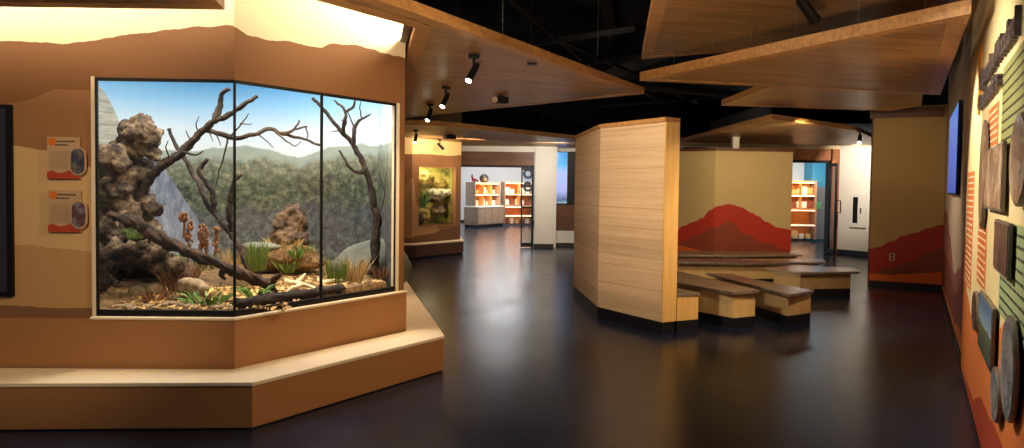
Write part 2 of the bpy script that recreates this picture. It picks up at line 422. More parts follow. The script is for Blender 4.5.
# ------------------------------------------------------------------ big vitrine: glass
gv = thing('diorama_case', 'large angled glass diorama case holding a rocky desert scene with dead branches', 'display case', (-1.82, 4.6, .62))
GL = Frame(LFR(0, .008), LFR.d); GR = Frame(RF(0, .008), RF.d)
gz0, gz1 = .63, 2.175
uA, uBk = LFR.hit(96, 200)[0], SB
uM, uCk = RF.hit(322, 200)[0], RF.hit(395.5, 200)[0]
def pane(fr, u0, u1, lab):
    m = MB(); fr.box(m, u0, u1, -.004, .004, gz0, gz1); obj('glass_pane', m, M_glass, gv, label=lab)
pane(GL, uA+.01, uBk-.012, 'wide front glass pane'); pane(GR, .02, uM-.006, 'middle angled glass pane'); pane(GR, uM+.006, uCk-.01, 'narrow end glass pane')
m = MB(); m.box(GL.p3(SB, 0, (gz0+gz1)/2), (.016, .016, gz1-gz0), rz=.5); obj('mullion', m, M_metalblk, gv, label='black mullion at the corner')
m = MB(); GR.box(m, uM-.008, uM+.008, -.008, .008, gz0, gz1); obj('mullion', m, M_metalblk, gv)
m = MB(); GR.box(m, uCk-.006, uCk+.003, -.006, .006, gz0, gz1); obj('mullion', m, M_metalblk, gv)
m = MB(); GL.box(m, uA-.002, uA+.010, -.01, .01, gz0, gz1); obj('mullion', m, M_metalblk, gv)
m = MB(); GL.box(m, uA, SB, -.012, .012, .622, .662); obj('bottom_rail', m, M_metalblk, gv)
m = MB(); GR.box(m, 0, uCk, -.012, .012, .622, .662); obj('bottom_rail', m, M_metalblk, gv)
m = MB(); GL.box(m, uA, SB, -.012, .012, 2.155, 2.175); obj('top_rail', m, M_metalblk, gv)
m = MB(); GR.box(m, 0, uCk, -.012, .012, 2.155, 2.175); obj('top_rail', m, M_metalblk, gv)
m = MB(); LFR.box(m, uA-.022, uA-.002, -.012, .03, .622, 2.18); obj('jamb_trim', m, M_plinthtop, gv, label='pale trim down the left edge')
m = MB(); RF.box(m, uCk+.004, uCk+.03, -.012, .05, .622, 2.18); obj('jamb_trim', m, M_plinthtop, gv, label='pale trim down the right edge')
# case lid and floor tray
case_poly = [(-3.2, 4.56), (-2.7, 4.57), (-1.86, 4.60), (-.97, 5.70), (-1.29, 7.02), (-1.9, 7.25), (-2.6, 7.25), (-3.3, 7.0), (-3.85, 6.3), (-3.9, 5.5), (-3.6, 4.9)]
obj('lid', MB().prism(case_poly, 2.86, 2.88), M_white, gv)
obj('tray', MB().prism(case_poly, .56, .60), M_metalblk, gv)

# painted backdrop
def backdrop_mat():
    m, nt, b = new_mat('painted hills and sky backdrop')
    uv = N(nt, 'ShaderNodeUVMap'); sp = N(nt, 'ShaderNodeSeparateXYZ'); nt.links.new(uv.outputs[0], sp.inputs[0])
    def noise_(scale, det=5, rough=.6, st=(1, 1, 1)):
        mp = N(nt, 'ShaderNodeMapping'); mp.inputs['Scale'].default_value = st; nt.links.new(uv.outputs[0], mp.inputs[0])
        n = N(nt, 'ShaderNodeTexNoise'); n.inputs['Scale'].default_value = scale; n.inputs['Detail'].default_value = det; n.inputs['Roughness'].default_value = rough
        nt.links.new(mp.outputs[0], n.inputs['Vector']); return n.outputs['Fac']
    def ramp(src, stops):
        cr = N(nt, 'ShaderNodeValToRGB'); el = cr.color_ramp.elements
        while len(el) < len(stops): el.new(.5)
        for e, (p, c) in zip(el, stops): e.position = p
        for e, (p, c) in zip(list(el), stops): e.color = c
        nt.links.new(src, cr.inputs[0]); return cr.outputs[0]
    def math_(op, a, c):
        n = N(nt, 'ShaderNodeMath', operation=op)
        for i, v in enumerate((a, c)):
            if isinstance(v, (int, float)): n.inputs[i].default_value = v
            else: nt.links.new(v, n.inputs[i])
        return n.outputs[0]
    def mix(f, a, c):
        n = N(nt, 'ShaderNodeMix', data_type='RGBA')
        for i, v in zip((0, 6, 7), (f, a, c)):
            if isinstance(v, (int, float, tuple)): n.inputs[i].default_value = v
            else: nt.links.new(v, n.inputs[i])
        return n.outputs[2]
    s, z = sp.outputs['X'], sp.outputs['Y']
    zr = math_('DIVIDE', z, 3.0)
    sky = ramp(zr, [(.60, srgb(238, 240, 232)), (.68, srgb(226, 238, 240)), (.76, srgb(160, 208, 234)), (.86, srgb(64, 160, 216))])
    def prof(pts, S=6.2):
        cr = ramp(math_('DIVIDE', s, S), [(a/S, (h/3, h/3, h/3, 1)) for a, h in pts]); return cr
    def below(p, amp, sc, soft=.004):
        w = math_('MULTIPLY', math_('SUBTRACT', noise_(sc), .5), amp)
        d = math_('SUBTRACT', p, math_('ADD', zr, w)); r = N(nt, 'ShaderNodeMapRange', interpolation_type='SMOOTHSTEP')
        r.inputs[1].default_value = -soft; r.inputs[2].default_value = soft; nt.links.new(d, r.inputs[0]); return r.outputs[0]
    # far hills, dark ridge, scrub, grey slope
    scrub_n = noise_(13, 12, .78)
    far = mix(noise_(5), srgb(186, 194, 178), srgb(146, 152, 128))
    c = mix(below(prof([(0, 1.8), (2.2, 1.80), (2.9, 1.82), (3.35, 1.90), (3.6, 1.86), (3.87, 1.77), (4.2, 1.88), (4.5, 1.92), (4.9, 1.9), (6.2, 1.86)]), .03, 4), sky, far)
    mid = ramp(noise_(15, 8, .7), [(.35, srgb(76, 82, 62)), (.5, srgb(118, 120, 94)), (.66, srgb(168, 160, 126))])
    c = mix(below(prof([(0, 1.66), (2.4, 1.7), (2.9, 1.72), (3.5, 1.76), (3.87, 1.70), (4.3, 1.78), (4.8, 1.8), (6.2, 1.76)]), .07, 6, .02), c, mid)
    scr = ramp(scrub_n, [(.36, srgb(22, 30, 20)), (.46, srgb(54, 64, 44)), (.56, srgb(104, 106, 78)), (.7, srgb(164, 152, 118))])
    c = mix(below(prof([(0, 1.5), (2.4, 1.5), (3.4, 1.56), (4.4, 1.62), (6.2, 1.6)]), .16, 7, .03), c, scr)
    gry = ramp(noise_(12, 8, .75), [(.34, srgb(36, 37, 36)), (.48, srgb(72, 74, 72)), (.6, srgb(100, 102, 96)), (.76, srgb(150, 146, 130))])
    c = mix(below(prof([(0, 1.2), (2.6, 1.2), (3.2, 1.22), (4.0, 1.3), (6.2, 1.3)]), .2, 6, .03), c, gry)
    # grey-blue cliff on the left of the painting and a tan banded bluff at its left end
    cliff = ramp(noise_(9, 8, .7, (1.6, .5, 1)), [(.36, srgb(92, 98, 112)), (.52, srgb(128, 134, 146)), (.66, srgb(160, 164, 168))])
    c = mix(below(prof([(0, 1.0), (2.2, 1.5), (2.36, 1.7), (2.48, 1.77), (2.58, 1.66), (2.86, 1.2), (3.06, .85), (3.2, .5), (6.2, .4)]), .03, 8), c, cliff)
    bl = ramp(noise_(5, 8, .6, (.5, 5, 1)), [(.36, srgb(150, 146, 128)), (.55, srgb(196, 190, 168)), (.7, srgb(216, 210, 190))])
    c = mix(below(prof([(0, 2.6), (1.7, 2.5), (1.92, 2.42), (2.06, 2.27), (2.16, 2.08), (2.24, 1.8), (2.3, 1.0), (2.6, .5), (6.2, .3)]), .02, 6), c, bl)
    nt.links.new(c, b.inputs['Base Color']); b.inputs['Roughness'].default_value = .8
    return m
bd_line = smooth([(-2.86, 4.56), (-3.45, 4.9), (-3.75, 5.5), (-3.65, 6.2), (-3.15, 6.85), (-2.5, 7.12), (-1.9, 7.12), (-1.36, 6.92)], 6)
bd_pts = [tuple(p) for p in bd_line]+[(-1.005, 5.72)]
obj('backdrop', MB().strip([p[:2] for p in bd_pts], .02, .60, 2.86), backdrop_mat(), gv, label='painted backdrop of scrub hills under a blue sky')
# ------------------------------------------------------------------ diorama contents
M_rock = mottled('lichen mottled sandstone', [srgb(8, 6, 5), srgb(22, 17, 13), srgb(84, 68, 52), srgb(142, 124, 98), srgb(206, 194, 168)], 9, 12, .95, 1, .06)
M_boulder = mottled('smooth grey boulder', [srgb(66, 66, 56), srgb(92, 94, 82), srgb(116, 118, 102)], 3, 5, .8, .2, .02)
M_pinn = mottled('reddish crag', [srgb(14, 10, 7), srgb(46, 31, 22), srgb(92, 70, 48), srgb(150, 128, 94)], 10, 10, .9, .8, .03)
M_pebble = mottled('pale field stone', [srgb(80, 66, 50), srgb(130, 112, 86), srgb(186, 170, 140)], 14, 5, .85, .3, .01)
M_soil = mottled('sandy soil', [srgb(26, 17, 10), srgb(74, 52, 28), srgb(126, 96, 54), srgb(184, 154, 104)], 26, 8, .95, .6, .02)
M_bark = mottled('dark weathered bark', [srgb(14, 10, 8), srgb(36, 27, 21), srgb(84, 66, 50)], 16, 8, .9, .8, .02)
M_log = mottled('rotten orange brown log', [srgb(10, 7, 5), srgb(26, 17, 11), srgb(58, 37, 21), srgb(132, 86, 46)], 13, 8, .9, .8, .02)
M_grass = plain('green grass', srgb(84, 108, 38), .7, var=.4, scale=9)
M_leafgrn = plain('fresh green strap leaf', srgb(88, 124, 52), .55, var=.35, scale=7)
M_drygrass = plain('dry straw grass', srgb(176, 146, 92), .8, var=.3, scale=9)
M_seed = plain('rust brown seed head', srgb(118, 80, 48), .85, var=.5, scale=25)
M_litter = plain('dry leaf litter', srgb(196, 160, 100), .85, var=.5, scale=12)
M_bleach = mottled('bleached driftwood', [srgb(176, 156, 120), srgb(222, 206, 172)], 14, 5, .8, .3, .01)

def soil_z(x, y):
    t = (y-4.5)/2.5
    return .648+.085*max(0, t)+.022*noise.fractal(Vector((x*2.3, y*2.3, 0)), 1, 2, 4)
def loft(front, back, nu, nv):
    def samp(line, t):
        P = [Vector(p) for p in line]; L = [0]
        for i in range(1, len(P)): L.append(L[-1]+(P[i]-P[i-1]).length)
        d = t*L[-1]
        for i in range(1, len(P)):
            if d <= L[i]+1e-9: return P[i-1].lerp(P[i], (d-L[i-1])/(L[i]-L[i-1]))
        return P[-1]
    mb = MB(); G = []
    for j in range(nv+1):
        row = []
        for i in range(nu+1):
            p = samp(front, i/nu).lerp(samp(back, i/nu), (j/nv)**1.3)
            row.append(mb.bm.verts.new((p.x, p.y, soil_z(p.x, p.y))))
        G.append(row)
    low = [mb.bm.verts.new((v.co.x, v.co.y, .602)) for v in G[0]]
    for j in range(nv):
        for i in range(nu): mb.bm.faces.new((G[j][i], G[j][i+1], G[j+1][i+1], G[j+1][i]))
    for i in range(nu): mb.bm.faces.new((low[i], low[i+1], G[0][i+1], G[0][i]))
    return mb
gfront = [(-3.05, 4.56), LFR(3.29, .09), LFR(SB-.03, .085), RF(.02, .1), RF(uCk-.03, .07)]
soil = obj('soil', loft(gfront, [(-3.65, 5.6), (-3.1, 6.75), (-2.4, 7.0), (-1.42, 6.85)], 90, 40), M_soil, sm=True, kind='stuff', label='sandy brown soil covering the floor of the diorama', cat='soil')
def gnd(x, y, extra=0): return aty(x, y, 5).to_tuple()

def rockmesh(name, balls, mat, vox, label, cat='rock', amp=.05, tex=.25, group=None, sm=True):
    mb = MB()
    for (p, r, sc) in balls: mb.ico(p, r, 3, sc, .22, 2.5/r*.25, random.random()*9)
    o = obj(name, mb, mat, label=label, cat=cat, group=group, sm=sm)
    rm = o.modifiers.new('remesh', 'REMESH'); rm.mode = 'VOXEL'; rm.voxel_size = vox; rm.use_smooth_shade = True
    tx = bpy.data.textures.new(name, 'CLOUDS'); tx.noise_scale = tex; tx.noise_depth = 4
    dm = o.modifiers.new('displace', 'DISPLACE'); dm.texture = tx; dm.strength = amp; dm.mid_level = .5; dm.texture_coords = 'GLOBAL'
    return o
A_ = aty
B = []
def ball(x, y, Y, r, sc=(1, 1, 1)): B.append((A_(x, y, Y), r, sc))
ball(141, 132, 5.3, .13, (1.15, .9, .85)); ball(128, 148, 5.3, .11); ball(152, 148, 5.35, .085, (.8, 1, 1.3)); ball(113, 162, 5.15, .12, (1, .9, 1.1))
ball(112, 188, 5.2, .14); ball(134, 178, 5.35, .14); ball(143, 205, 5.4, .12); ball(120, 212, 5.25, .15); ball(108, 232, 5.15, .12); ball(140, 232, 5.35, .13)
ball(102, 255, 5.1, .085); ball(101, 278, 5.1, .075); ball(103, 298, 5.1, .08)
ball(125, 250, 5.35, .11); ball(150, 256, 5.35, .1); ball(125, 248, 5.65, .13); ball(155, 258, 5.65, .12); ball(176, 268, 5.4, .08); ball(176, 268, 5.65, .1); ball(103, 268, 5.35, .1); ball(103, 290, 5.35, .1); ball(104, 280, 5.6, .13)
ball(118, 251, 5.02, .085, (1.3, .8, .8)); ball(136, 250, 5.02, .09, (1.3, .8, .8)); ball(154, 255, 5.03, .085, (1.3, .8, .8)); ball(170, 264, 5.05, .075, (1.3, .9, .8)); ball(184, 276, 5.2, .06, (1.4, 1, .8)); ball(197, 288, 5.2, .05, (1.5, 1, .7))
ball(120, 262, 5.95, .24); ball(150, 272, 5.95, .24); ball(180, 282, 5.9, .18)
rockmesh('rock_outcrop', B, M_rock, .016, 'tall craggy sandstone outcrop with a dark den hollow at its foot', amp=.16, tex=.09)
# smaller rocks
rockmesh('boulder', [(A_(372, 268, 6.35), .3, (1.25, .8, .85)), (A_(352, 277, 6.4), .2, (1.3, .9, .8))], M_boulder, .03, 'large smooth grey boulder behind the green grass at the right end', 'boulder', amp=.03, tex=.5)
B = [(A_(288, 255, 6.1), .2, (1.3, 1, .55)), (A_(305, 262, 6.1), .15, (1.3, 1, .5)), (A_(270, 262, 6.1), .17, (1.3, 1, .5))]
rockmesh('earth_mound', B, M_soil, .02, 'low earth mound topped with dry turf in the middle of the diorama', 'mound', amp=.04, tex=.15)
rockmesh('rock_pinnacle', [(A_(288, 240, 6.15), .15, (1.1, .9, .8)), (A_(297, 226, 6.2), .11, (.9, .8, 1.2)), (A_(282, 226, 6.15), .09, (.8, .8, 1.3)), (A_(290, 212, 6.2), .075, (1.1, .8, 1.1)), (A_(301, 214, 6.25), .05, (.8, .8, 1.2))], M_pinn, .014, 'craggy reddish brown pinnacle standing on the earth mound', amp=.13, tex=.07)
rockmesh('flat_stone', [(A_(262, 247, 5.6), .1, (1.6, 1, .45))], M_boulder, .016, 'flat grey stone lying beside the tall green grass tuft', 'stone', amp=.02, tex=.1)
rockmesh('pale_stone', [(A_(192, 286, 4.95), .075, (1.3, 1, .8)), (A_(202, 289, 4.95), .05, (1.2, 1, .8))], M_pebble, .01, 'pale broken stone under the fallen log', 'stone', amp=.02, tex=.06)
rockmesh('den_stone', [(A_(155, 289, 5.02), .06, (1.2, 1, .8))], M_pebble, .01, 'whitish stone just inside the right side of the den', 'stone', amp=.02, tex=.06)
rockmesh('den_stone', [(A_(138, 292, 5.05), .05, (1.3, 1, .8))], M_pebble, .01, 'tan stone in the middle of the den mouth', 'stone', amp=.02, tex=.06)
# pebbles: one prototype copied along the front of the soil
pe = obj('pebble', MB().ico((0, 0, 0), .03, 2, (1.2, .9, .6), .35, 30, 2), M_pebble, sm=True, label='small pale pebble on the soil along the front of the diorama', cat='pebble', group='pebbles on the diorama soil')
spots = []
for i in range(70):
    if i < 42: p = LFR(random.uniform(3.33, SB-.04), random.uniform(.10, .28))
    else: p = RF(random.uniform(.05, 1.4), random.uniform(.12, .35))
    spots.append(p)
for i, p in enumerate(spots):
    o = pe if i == 0 else dup(pe, (0, 0, 0)); sc = random.uniform(.35, 1.0)
    o.location = (p[0], p[1], soil_z(*p)-.008); o.rotation_euler = (0, 0, random.uniform(0, 6)); o.scale = (sc, sc, sc*random.uniform(.7, 1.1))

# dead trees: trunk and branches follow the photograph's limbs
def limb(path, r0, r1, n=9, seg=8, rough=.35, wob=.011):
    pts = smooth([A_(*p) for p in path], n); N_ = len(pts)
    pts = [p+Vector((noise.noise(p*22), noise.noise(p*14+Vector((5, 0, 0))), noise.noise(p*14+Vector((0, 9, 0)))))*wob for p in pts]
    return pts, [r0+(r1-r0)*(i/(N_-1)) for i in range(N_)]
def tree(name, label, cat, base, trunk, branches, twigs=()):
    t = thing(name, label, cat, base)
    p, r = limb(*trunk); obj('trunk', MB().tube(p, r, 16, .55), M_bark, t, sm=True)
    for b in branches:
        p, r = limb(*b); obj('branch', MB().tube(p, r, 10, .5), M_bark, t, sm=True)
    if twigs:
        for b in twigs:
            p, r = limb(*b, n=3, wob=.01); obj('twig', MB().tube(p, r, 5), M_bark, t, sm=True)
    return t
Y = 5.35
tree('dead_tree', 'thick dead limb leaning out from behind the rock outcrop up to the right', 'dead tree', A_(138, 208, 5.3),
    ([(136, 214, 5.32), (141, 196, 5.32), (149, 178, 5.3), (163, 165, 5.28), (180, 154, 5.25), (192, 142, 5.25), (206, 128, 5.25), (216, 121, 5.22), (232, 113, 5.2), (250, 100, 5.2), (258, 96, 5.2)], .042, .012),
    [([(214, 123, 5.22), (219, 109, 5.22), (223, 94, 5.2), (229, 89, 5.18)], .026, .012),
     ([(204, 130, 5.25), (212, 131, 5.3), (230, 137, 5.35), (240, 138, 5.4), (258, 133, 5.45), (270, 128, 5.5), (281, 133, 5.55), (291, 136, 5.6), (304, 139, 5.65), (321, 146, 5.7)], .024, .009),
     ([(281, 133, 5.55), (291, 132, 5.58), (297, 125, 5.6), (299, 120, 5.6)], .015, .006),
     ([(293, 129, 5.58), (307, 127, 5.6)], .011, .005)],
    [([(183, 152, 5.22), (196, 155, 5.2), (203, 151, 5.18)], .012, .004), ([(305, 127, 5.6), (308, 136, 5.6), (306, 139, 5.6)], .007, .004),
     ([(274, 131, 5.5), (286, 141, 5.5), (295, 146, 5.5), (301, 141, 5.5)], .009, .003), ([(230, 137, 5.35), (243, 122, 5.3), (249, 113, 5.3)], .008, .003), ([(240, 124, 5.3), (252, 124, 5.3)], .006, .003),
     ([(170, 160, 5.25), (166, 147, 5.2), (168, 140, 5.2)], .007, .003), ([(190, 143, 5.25), (186, 130, 5.2)], .006, .003), ([(228, 138, 5.35), (224, 155, 5.3), (219, 172, 5.3), (216, 186, 5.3)], .008, .004),
     ([(215, 131, 5.3), (221, 146, 5.3)], .006, .003), ([(209, 130, 5.3), (213, 142, 5.3)], .005, .003), ([(256, 133, 5.45), (268, 142, 5.45), (273, 148, 5.45)], .006, .003),
     ([(155, 172, 5.28), (152, 160, 5.24)], .006, .003), ([(200, 134, 5.25), (196, 124, 5.2), (199, 116, 5.2)], .006, .003)])
tree('dead_sapling', 'slim dead sapling crossing behind the leaning limb down to the middle of the soil', 'dead tree', A_(248, 268, 5.35),
    ([(249, 272, 5.35), (246, 262, 5.4), (239, 245, 5.45), (229, 231, 5.5), (218, 217, 5.52), (206, 201, 5.55), (200, 186, 5.58), (194, 176, 5.6), (186, 160, 5.6), (177, 147, 5.6), (168, 129, 5.6)], .028, .013),
    [([(214, 212, 5.53), (213, 200, 5.5), (212, 191, 5.5), (206, 182, 5.5), (199, 171, 5.48), (202, 165, 5.48), (208, 159, 5.47)], .024, .014),
     ([(231, 234, 5.5), (230, 215, 5.45), (231, 195, 5.42), (235, 180, 5.4), (242, 175, 5.4)], .026, .012)])
Y = 6.0
tree('dead_tree', 'forked dark dead tree standing at the right end of the diorama', 'dead tree', A_(373, 272, 6.0),
    ([(372, 274, 6.0), (375, 259, 6.0), (376, 234, 6.0), (377.5, 217, 6.0), (374, 207, 6.0), (371.5, 190, 6.0), (365, 169, 6.0), (355, 148, 6.0), (342, 132, 5.95), (326, 113, 5.9), (313, 98, 5.85)], .042, .011),
    [([(343, 134, 5.95), (344.5, 120, 5.9), (345.5, 112, 5.9), (340, 105, 5.9), (334, 100, 5.9)], .02, .007),
     ([(346, 112, 5.9), (353, 106, 5.9), (355.5, 98, 5.9)], .014, .006),
     ([(353, 146, 5.98), (354.5, 130, 5.95), (358, 121, 5.95), (363, 118, 5.95), (371, 114, 5.95)], .02, .006),
     ([(366, 172, 6), (360, 172, 5.95), (354, 171, 5.93), (347, 163, 5.9), (340, 150, 5.9)], .02, .008)],
    [([(355, 129, 5.95), (349, 117, 5.95), (347, 112, 5.95)], .009, .004), ([(362, 118, 5.95), (360, 108, 5.95), (361, 101, 5.95)], .008, .004), ([(340, 130, 5.95), (332, 131, 5.9)], .007, .003),
     ([(345, 121, 5.9), (341, 119, 5.9)], .005, .003), ([(376, 220, 6), (384, 200, 6.05), (385, 180, 6.1), (390, 165, 6.1)], .006, .003), ([(384, 190, 6.08), (379, 172, 6.1)], .005, .003), ([(348, 164, 5.9), (344, 166, 5.9)], .006, .003)])
# fallen log
lg = thing('fallen_log', 'rotten brown log sloping down from the rock outcrop to the corner of the glass', 'log', A_(240, 275, 4.85))
p, r = limb([(109, 215, 4.92), (116, 217, 4.9), (126, 219, 4.9), (140, 226, 4.88), (152, 233, 4.87), (170, 244, 4.86), (193, 254, 4.86), (217, 263, 4.86), (233, 270, 4.88), (251, 278, 4.92), (270, 284, 4.98)], .03, .05, wob=.012)
r = [.020+.022*math.sin(math.pi*min(1, i/(len(r)-1)*1.25)) if i < len(r)*.75 else .040 for i in range(len(r))]
obj('trunk', MB().tube(p, r, 20, .6), M_log, lg, sm=True)
for b in ([(268, 284, 4.98), (273, 280, 4.98), (278, 277, 4.96), (281.5, 274, 4.95)], [(268, 285, 4.98), (268, 292, 4.96), (266, 299, 4.93)], [(270, 285, 4.98), (275, 291, 4.97), (277, 297, 4.95)], [(226, 268, 4.87), (222, 275, 4.86), (226, 279, 4.85)], [(128, 221, 4.9), (127, 228, 4.92)], [(152, 235, 4.87), (149, 243, 4.87)]):
    p, r = limb(b, .03, .008, wob=.008); obj('root', MB().tube(p, r, 8, .5), M_log, lg, sm=True)
fb = thing('bark_log', 'dark bark log lying along the foot of the angled glass', 'log', A_(262, 304, 4.8))
ups = [RF.p3(u, .11, .685) for u in (.08, .2, .35, .5, .68, .85, 1.0)]
obj('trunk', MB().tube(smooth(ups, 4), .038, 12, .6), M_bark, fb, sm=True)
dw = thing('driftwood', 'bleached driftwood pieces forked on the soil beside the middle pane', 'driftwood', A_(300, 284, 5.3))
for b in ([(285, 281, 5.3), (296, 283, 5.28), (308, 286, 5.26), (316, 290, 5.22)], [(296, 283, 5.28), (302, 278, 5.32), (306, 274, 5.34)], [(303, 285, 5.28), (294, 288, 5.22), (286, 292, 5.18)], [(322, 283, 5.5), (334, 281, 5.55), (344, 280, 5.6)]):
    p, r = limb(b, .022, .008, wob=.008); obj('branch', MB().tube(p, r, 7, .4), M_bleach, dw, sm=True)
# grass tufts
def tuft(name, label, x, y, Yd, hpx, wpx, n, mat, cat='grass tuft', spread=.35, w=.008, bend=.3):
    b = A_(x, y, Yd); k = Yd/FPX; mb = MB(); h = hpx*k; ww = wpx*k
    b.z = min(b.z, b.z)
    for i in range(n):
        a = random.uniform(0, 6.28); rr = random.random()**.6*ww*.35
        bs = b+Vector((math.cos(a)*rr, math.sin(a)*rr, -.02)); hh = h*random.uniform(.45, 1)
        a2 = a+random.uniform(-.6, .6); sp = spread*hh*random.uniform(.2, 1)
        mb.blade(bs, bs+Vector((math.cos(a2)*sp, math.sin(a2)*sp, hh)), w*random.uniform(.6, 1.2), bend)
    return obj(name, mb, mat, label=label, cat=cat, recalc=False)
tuft('grass_tuft', 'tall green grass tuft behind the corner of the glass', 257, 268, 5.35, 34, 26, 130, M_grass, spread=.3)
tuft('grass_tuft', 'green grass tuft beside the second mullion, in front of the grey boulder', 336, 284, 5.6, 34, 24, 130, M_grass, spread=.4)
tuft('dry_grass_tuft', 'straw coloured dry grass tuft between the green tuft and the forked tree', 354, 281, 5.75, 30, 24, 140, M_drygrass, spread=.6)
tuft('grass_tuft', 'small green plant on the slope below the craggy pinnacle', 296, 256, 5.85, 12, 14, 50, M_leafgrn, spread=.9, w=.014)
tuft('grass_tuft', 'green plant low on the sand at the middle of the angled pane', 287, 270, 5.5, 14, 20, 50, M_grass, spread=1.0, w=.012)
tuft('dry_grass_tuft', 'straw grass crowning the earth mound', 285, 248, 6.05, 16, 40, 160, M_drygrass, spread=.8)
tuft('dry_grass_tuft', 'brown dry brush in the shade under the fallen log', 178, 288, 5.1, 34, 40, 170, M_seed, spread=.8, w=.006)
tuft('dry_grass_tuft', 'rust coloured fern clump at the foot of the den', 155, 302, 4.85, 16, 26, 80, M_seed, spread=1.0, w=.007)
tuft('strap_leaf_plant', 'low green strap leaf plant left of the glass corner', 207, 305, 4.75, 17, 40, 75, M_leafgrn, 'plant', spread=2.0, w=.016, bend=.5)
tuft('strap_leaf_plant', 'low green strap leaf plant right of the glass corner under the log roots', 256, 296, 4.84, 14, 22, 40, M_leafgrn, 'plant', spread=1.8, w=.018, bend=.5)
tuft('moss_clump', 'olive moss growing on the shoulder of the rock outcrop', 168, 268, 5.1, 22, 34, 120, M_grass, 'moss', spread=.8, w=.006)
tuft('grass_tuft', 'thin green grass behind the fallen log against the painted cliff', 205, 268, 5.5, 26, 30, 70, M_grass, spread=.5, w=.006)
tuft('dry_grass_tuft', 'straw grass tuft at the left end of the soil inside the den mouth', 118, 300, 4.95, 12, 26, 60, M_drygrass, spread=1.0, w=.005)
tuft('moss_clump', 'olive moss on the top shoulder of the earth mound', 305, 250, 6.0, 9, 26, 90, M_grass, 'moss', spread=.9, w=.007)
tuft('dry_brush', 'grey brown dry brush at the foot of the forked tree', 383, 277, 5.9, 16, 22, 90, M_seed, 'brush', spread=.9, w=.005)
tuft('dry_brush', 'thin brown dry brush between the fallen log and the rust flower spikes', 232, 262, 5.45, 22, 30, 80, M_drygrass, 'brush', spread=.6, w=.005)
tuft('moss_clump', 'olive moss hanging on the middle of the rock outcrop', 135, 236, 5.0, 14, 20, 80, M_grass, 'moss', spread=1.2, w=.006)
# dried flower stalks with rust seed heads
def stalks(label, lst, Yd):
    t = thing('dried_flower', label, 'dried plant', A_(lst[0][0], 262, Yd))
    for (x, ytop, ybot, wpx, sway) in lst:
        p, r = limb([(x-sway, ybot+16, Yd), (x-sway*.3, (ytop+ybot)/2+12, Yd), (x, ytop, Yd)], .012, .006, wob=.004)
        obj('stalk', MB().tube(p, r, 6), M_seed, t, sm=True)
        mb = MB(); k = Yd/FPX
        for i in range(44):
            f = random.random()
            c = A_(x-sway*.3*f+random.uniform(-.5, .5)*wpx, ytop+(ybot-ytop)*f, Yd)+Vector((0, random.uniform(-.02, .02), 0))
            mb.ico(c, random.uniform(.005, .012), 1, (1, 1, 1.6), .5, 40, i)
        obj('seed_head', mb, M_seed, t)
stalks('pair of rust brown dried flower spikes left of the others behind the log', [(184, 213, 222, 7, 0), (189, 222, 246, 5, 1)], 5.05)
stalks('stout rust brown dried flower spikes in the middle behind the log', [(201, 224, 250, 5, 0), (206, 228, 250, 4, -1)], 5.08)
stalks('slender rust brown dried flower spike right of the stout ones', [(217, 226, 252, 4, 5)], 5.1)
# leaf litter scattered over the soil
mb = MB()
for i in range(1600):
    if random.random() < .5: p = LFR(random.uniform(3.3, SB+.3), random.uniform(.10, .9)); 
    else: p = RF(random.uniform(.02, 1.45), random.uniform(.12, .9))
    if p[0] > -1.03-(p[1]-5.7)*.2 and p[1] > 5.6: continue
    q = Vector((p[0], p[1], soil_z(*p)+.006)); a = random.uniform(0, 6.28); L = random.uniform(.012, .035)
    d = Vector((math.cos(a), math.sin(a), random.uniform(-.1, .5)))*L; s_ = Vector((-math.sin(a), math.cos(a), random.uniform(-.4, .4)))*L*.35
    v = [mb.bm.verts.new(q+e) for e in (-d, s_+Vector((0, 0, .004)), d, -s_)]; mb.bm.faces.new(v)
obj('leaf_litter', mb, M_litter, label='dry tan leaf litter scattered over the diorama soil', cat='leaf litter', kind='stuff', recalc=False)
# ------------------------------------------------------------------ left wall: info signs and the dark access panel
M_signpanel = plain('tan sign face', srgb(186, 152, 116), .5, var=.04)
M_orange = plain('orange sun disc print', srgb(214, 112, 24), .5, var=.08)
M_redprint = plain('rust red landscape print', srgb(176, 62, 32), .5, var=.2, scale=14)
M_ink2 = plain('faded brown print ink', srgb(132, 100, 74), .6, var=.1)
M_ink = plain('dark print ink', srgb(44, 34, 36), .6, var=.1)
M_photo = mottled('dark animal photo print', [srgb(20, 22, 30), srgb(52, 56, 78), srgb(110, 104, 96), srgb(170, 150, 130)], 22, 5, .35, 0, .001)
M_photo2 = mottled('brown animal photo print', [srgb(34, 20, 22), srgb(92, 48, 40), srgb(120, 116, 130), srgb(200, 184, 170)], 24, 5, .35, 0, .001)
M_acryl = plain('clear acrylic edge', srgb(216, 214, 206), .25, var=.03)
LFD = Frame(LW0, LFR.d)
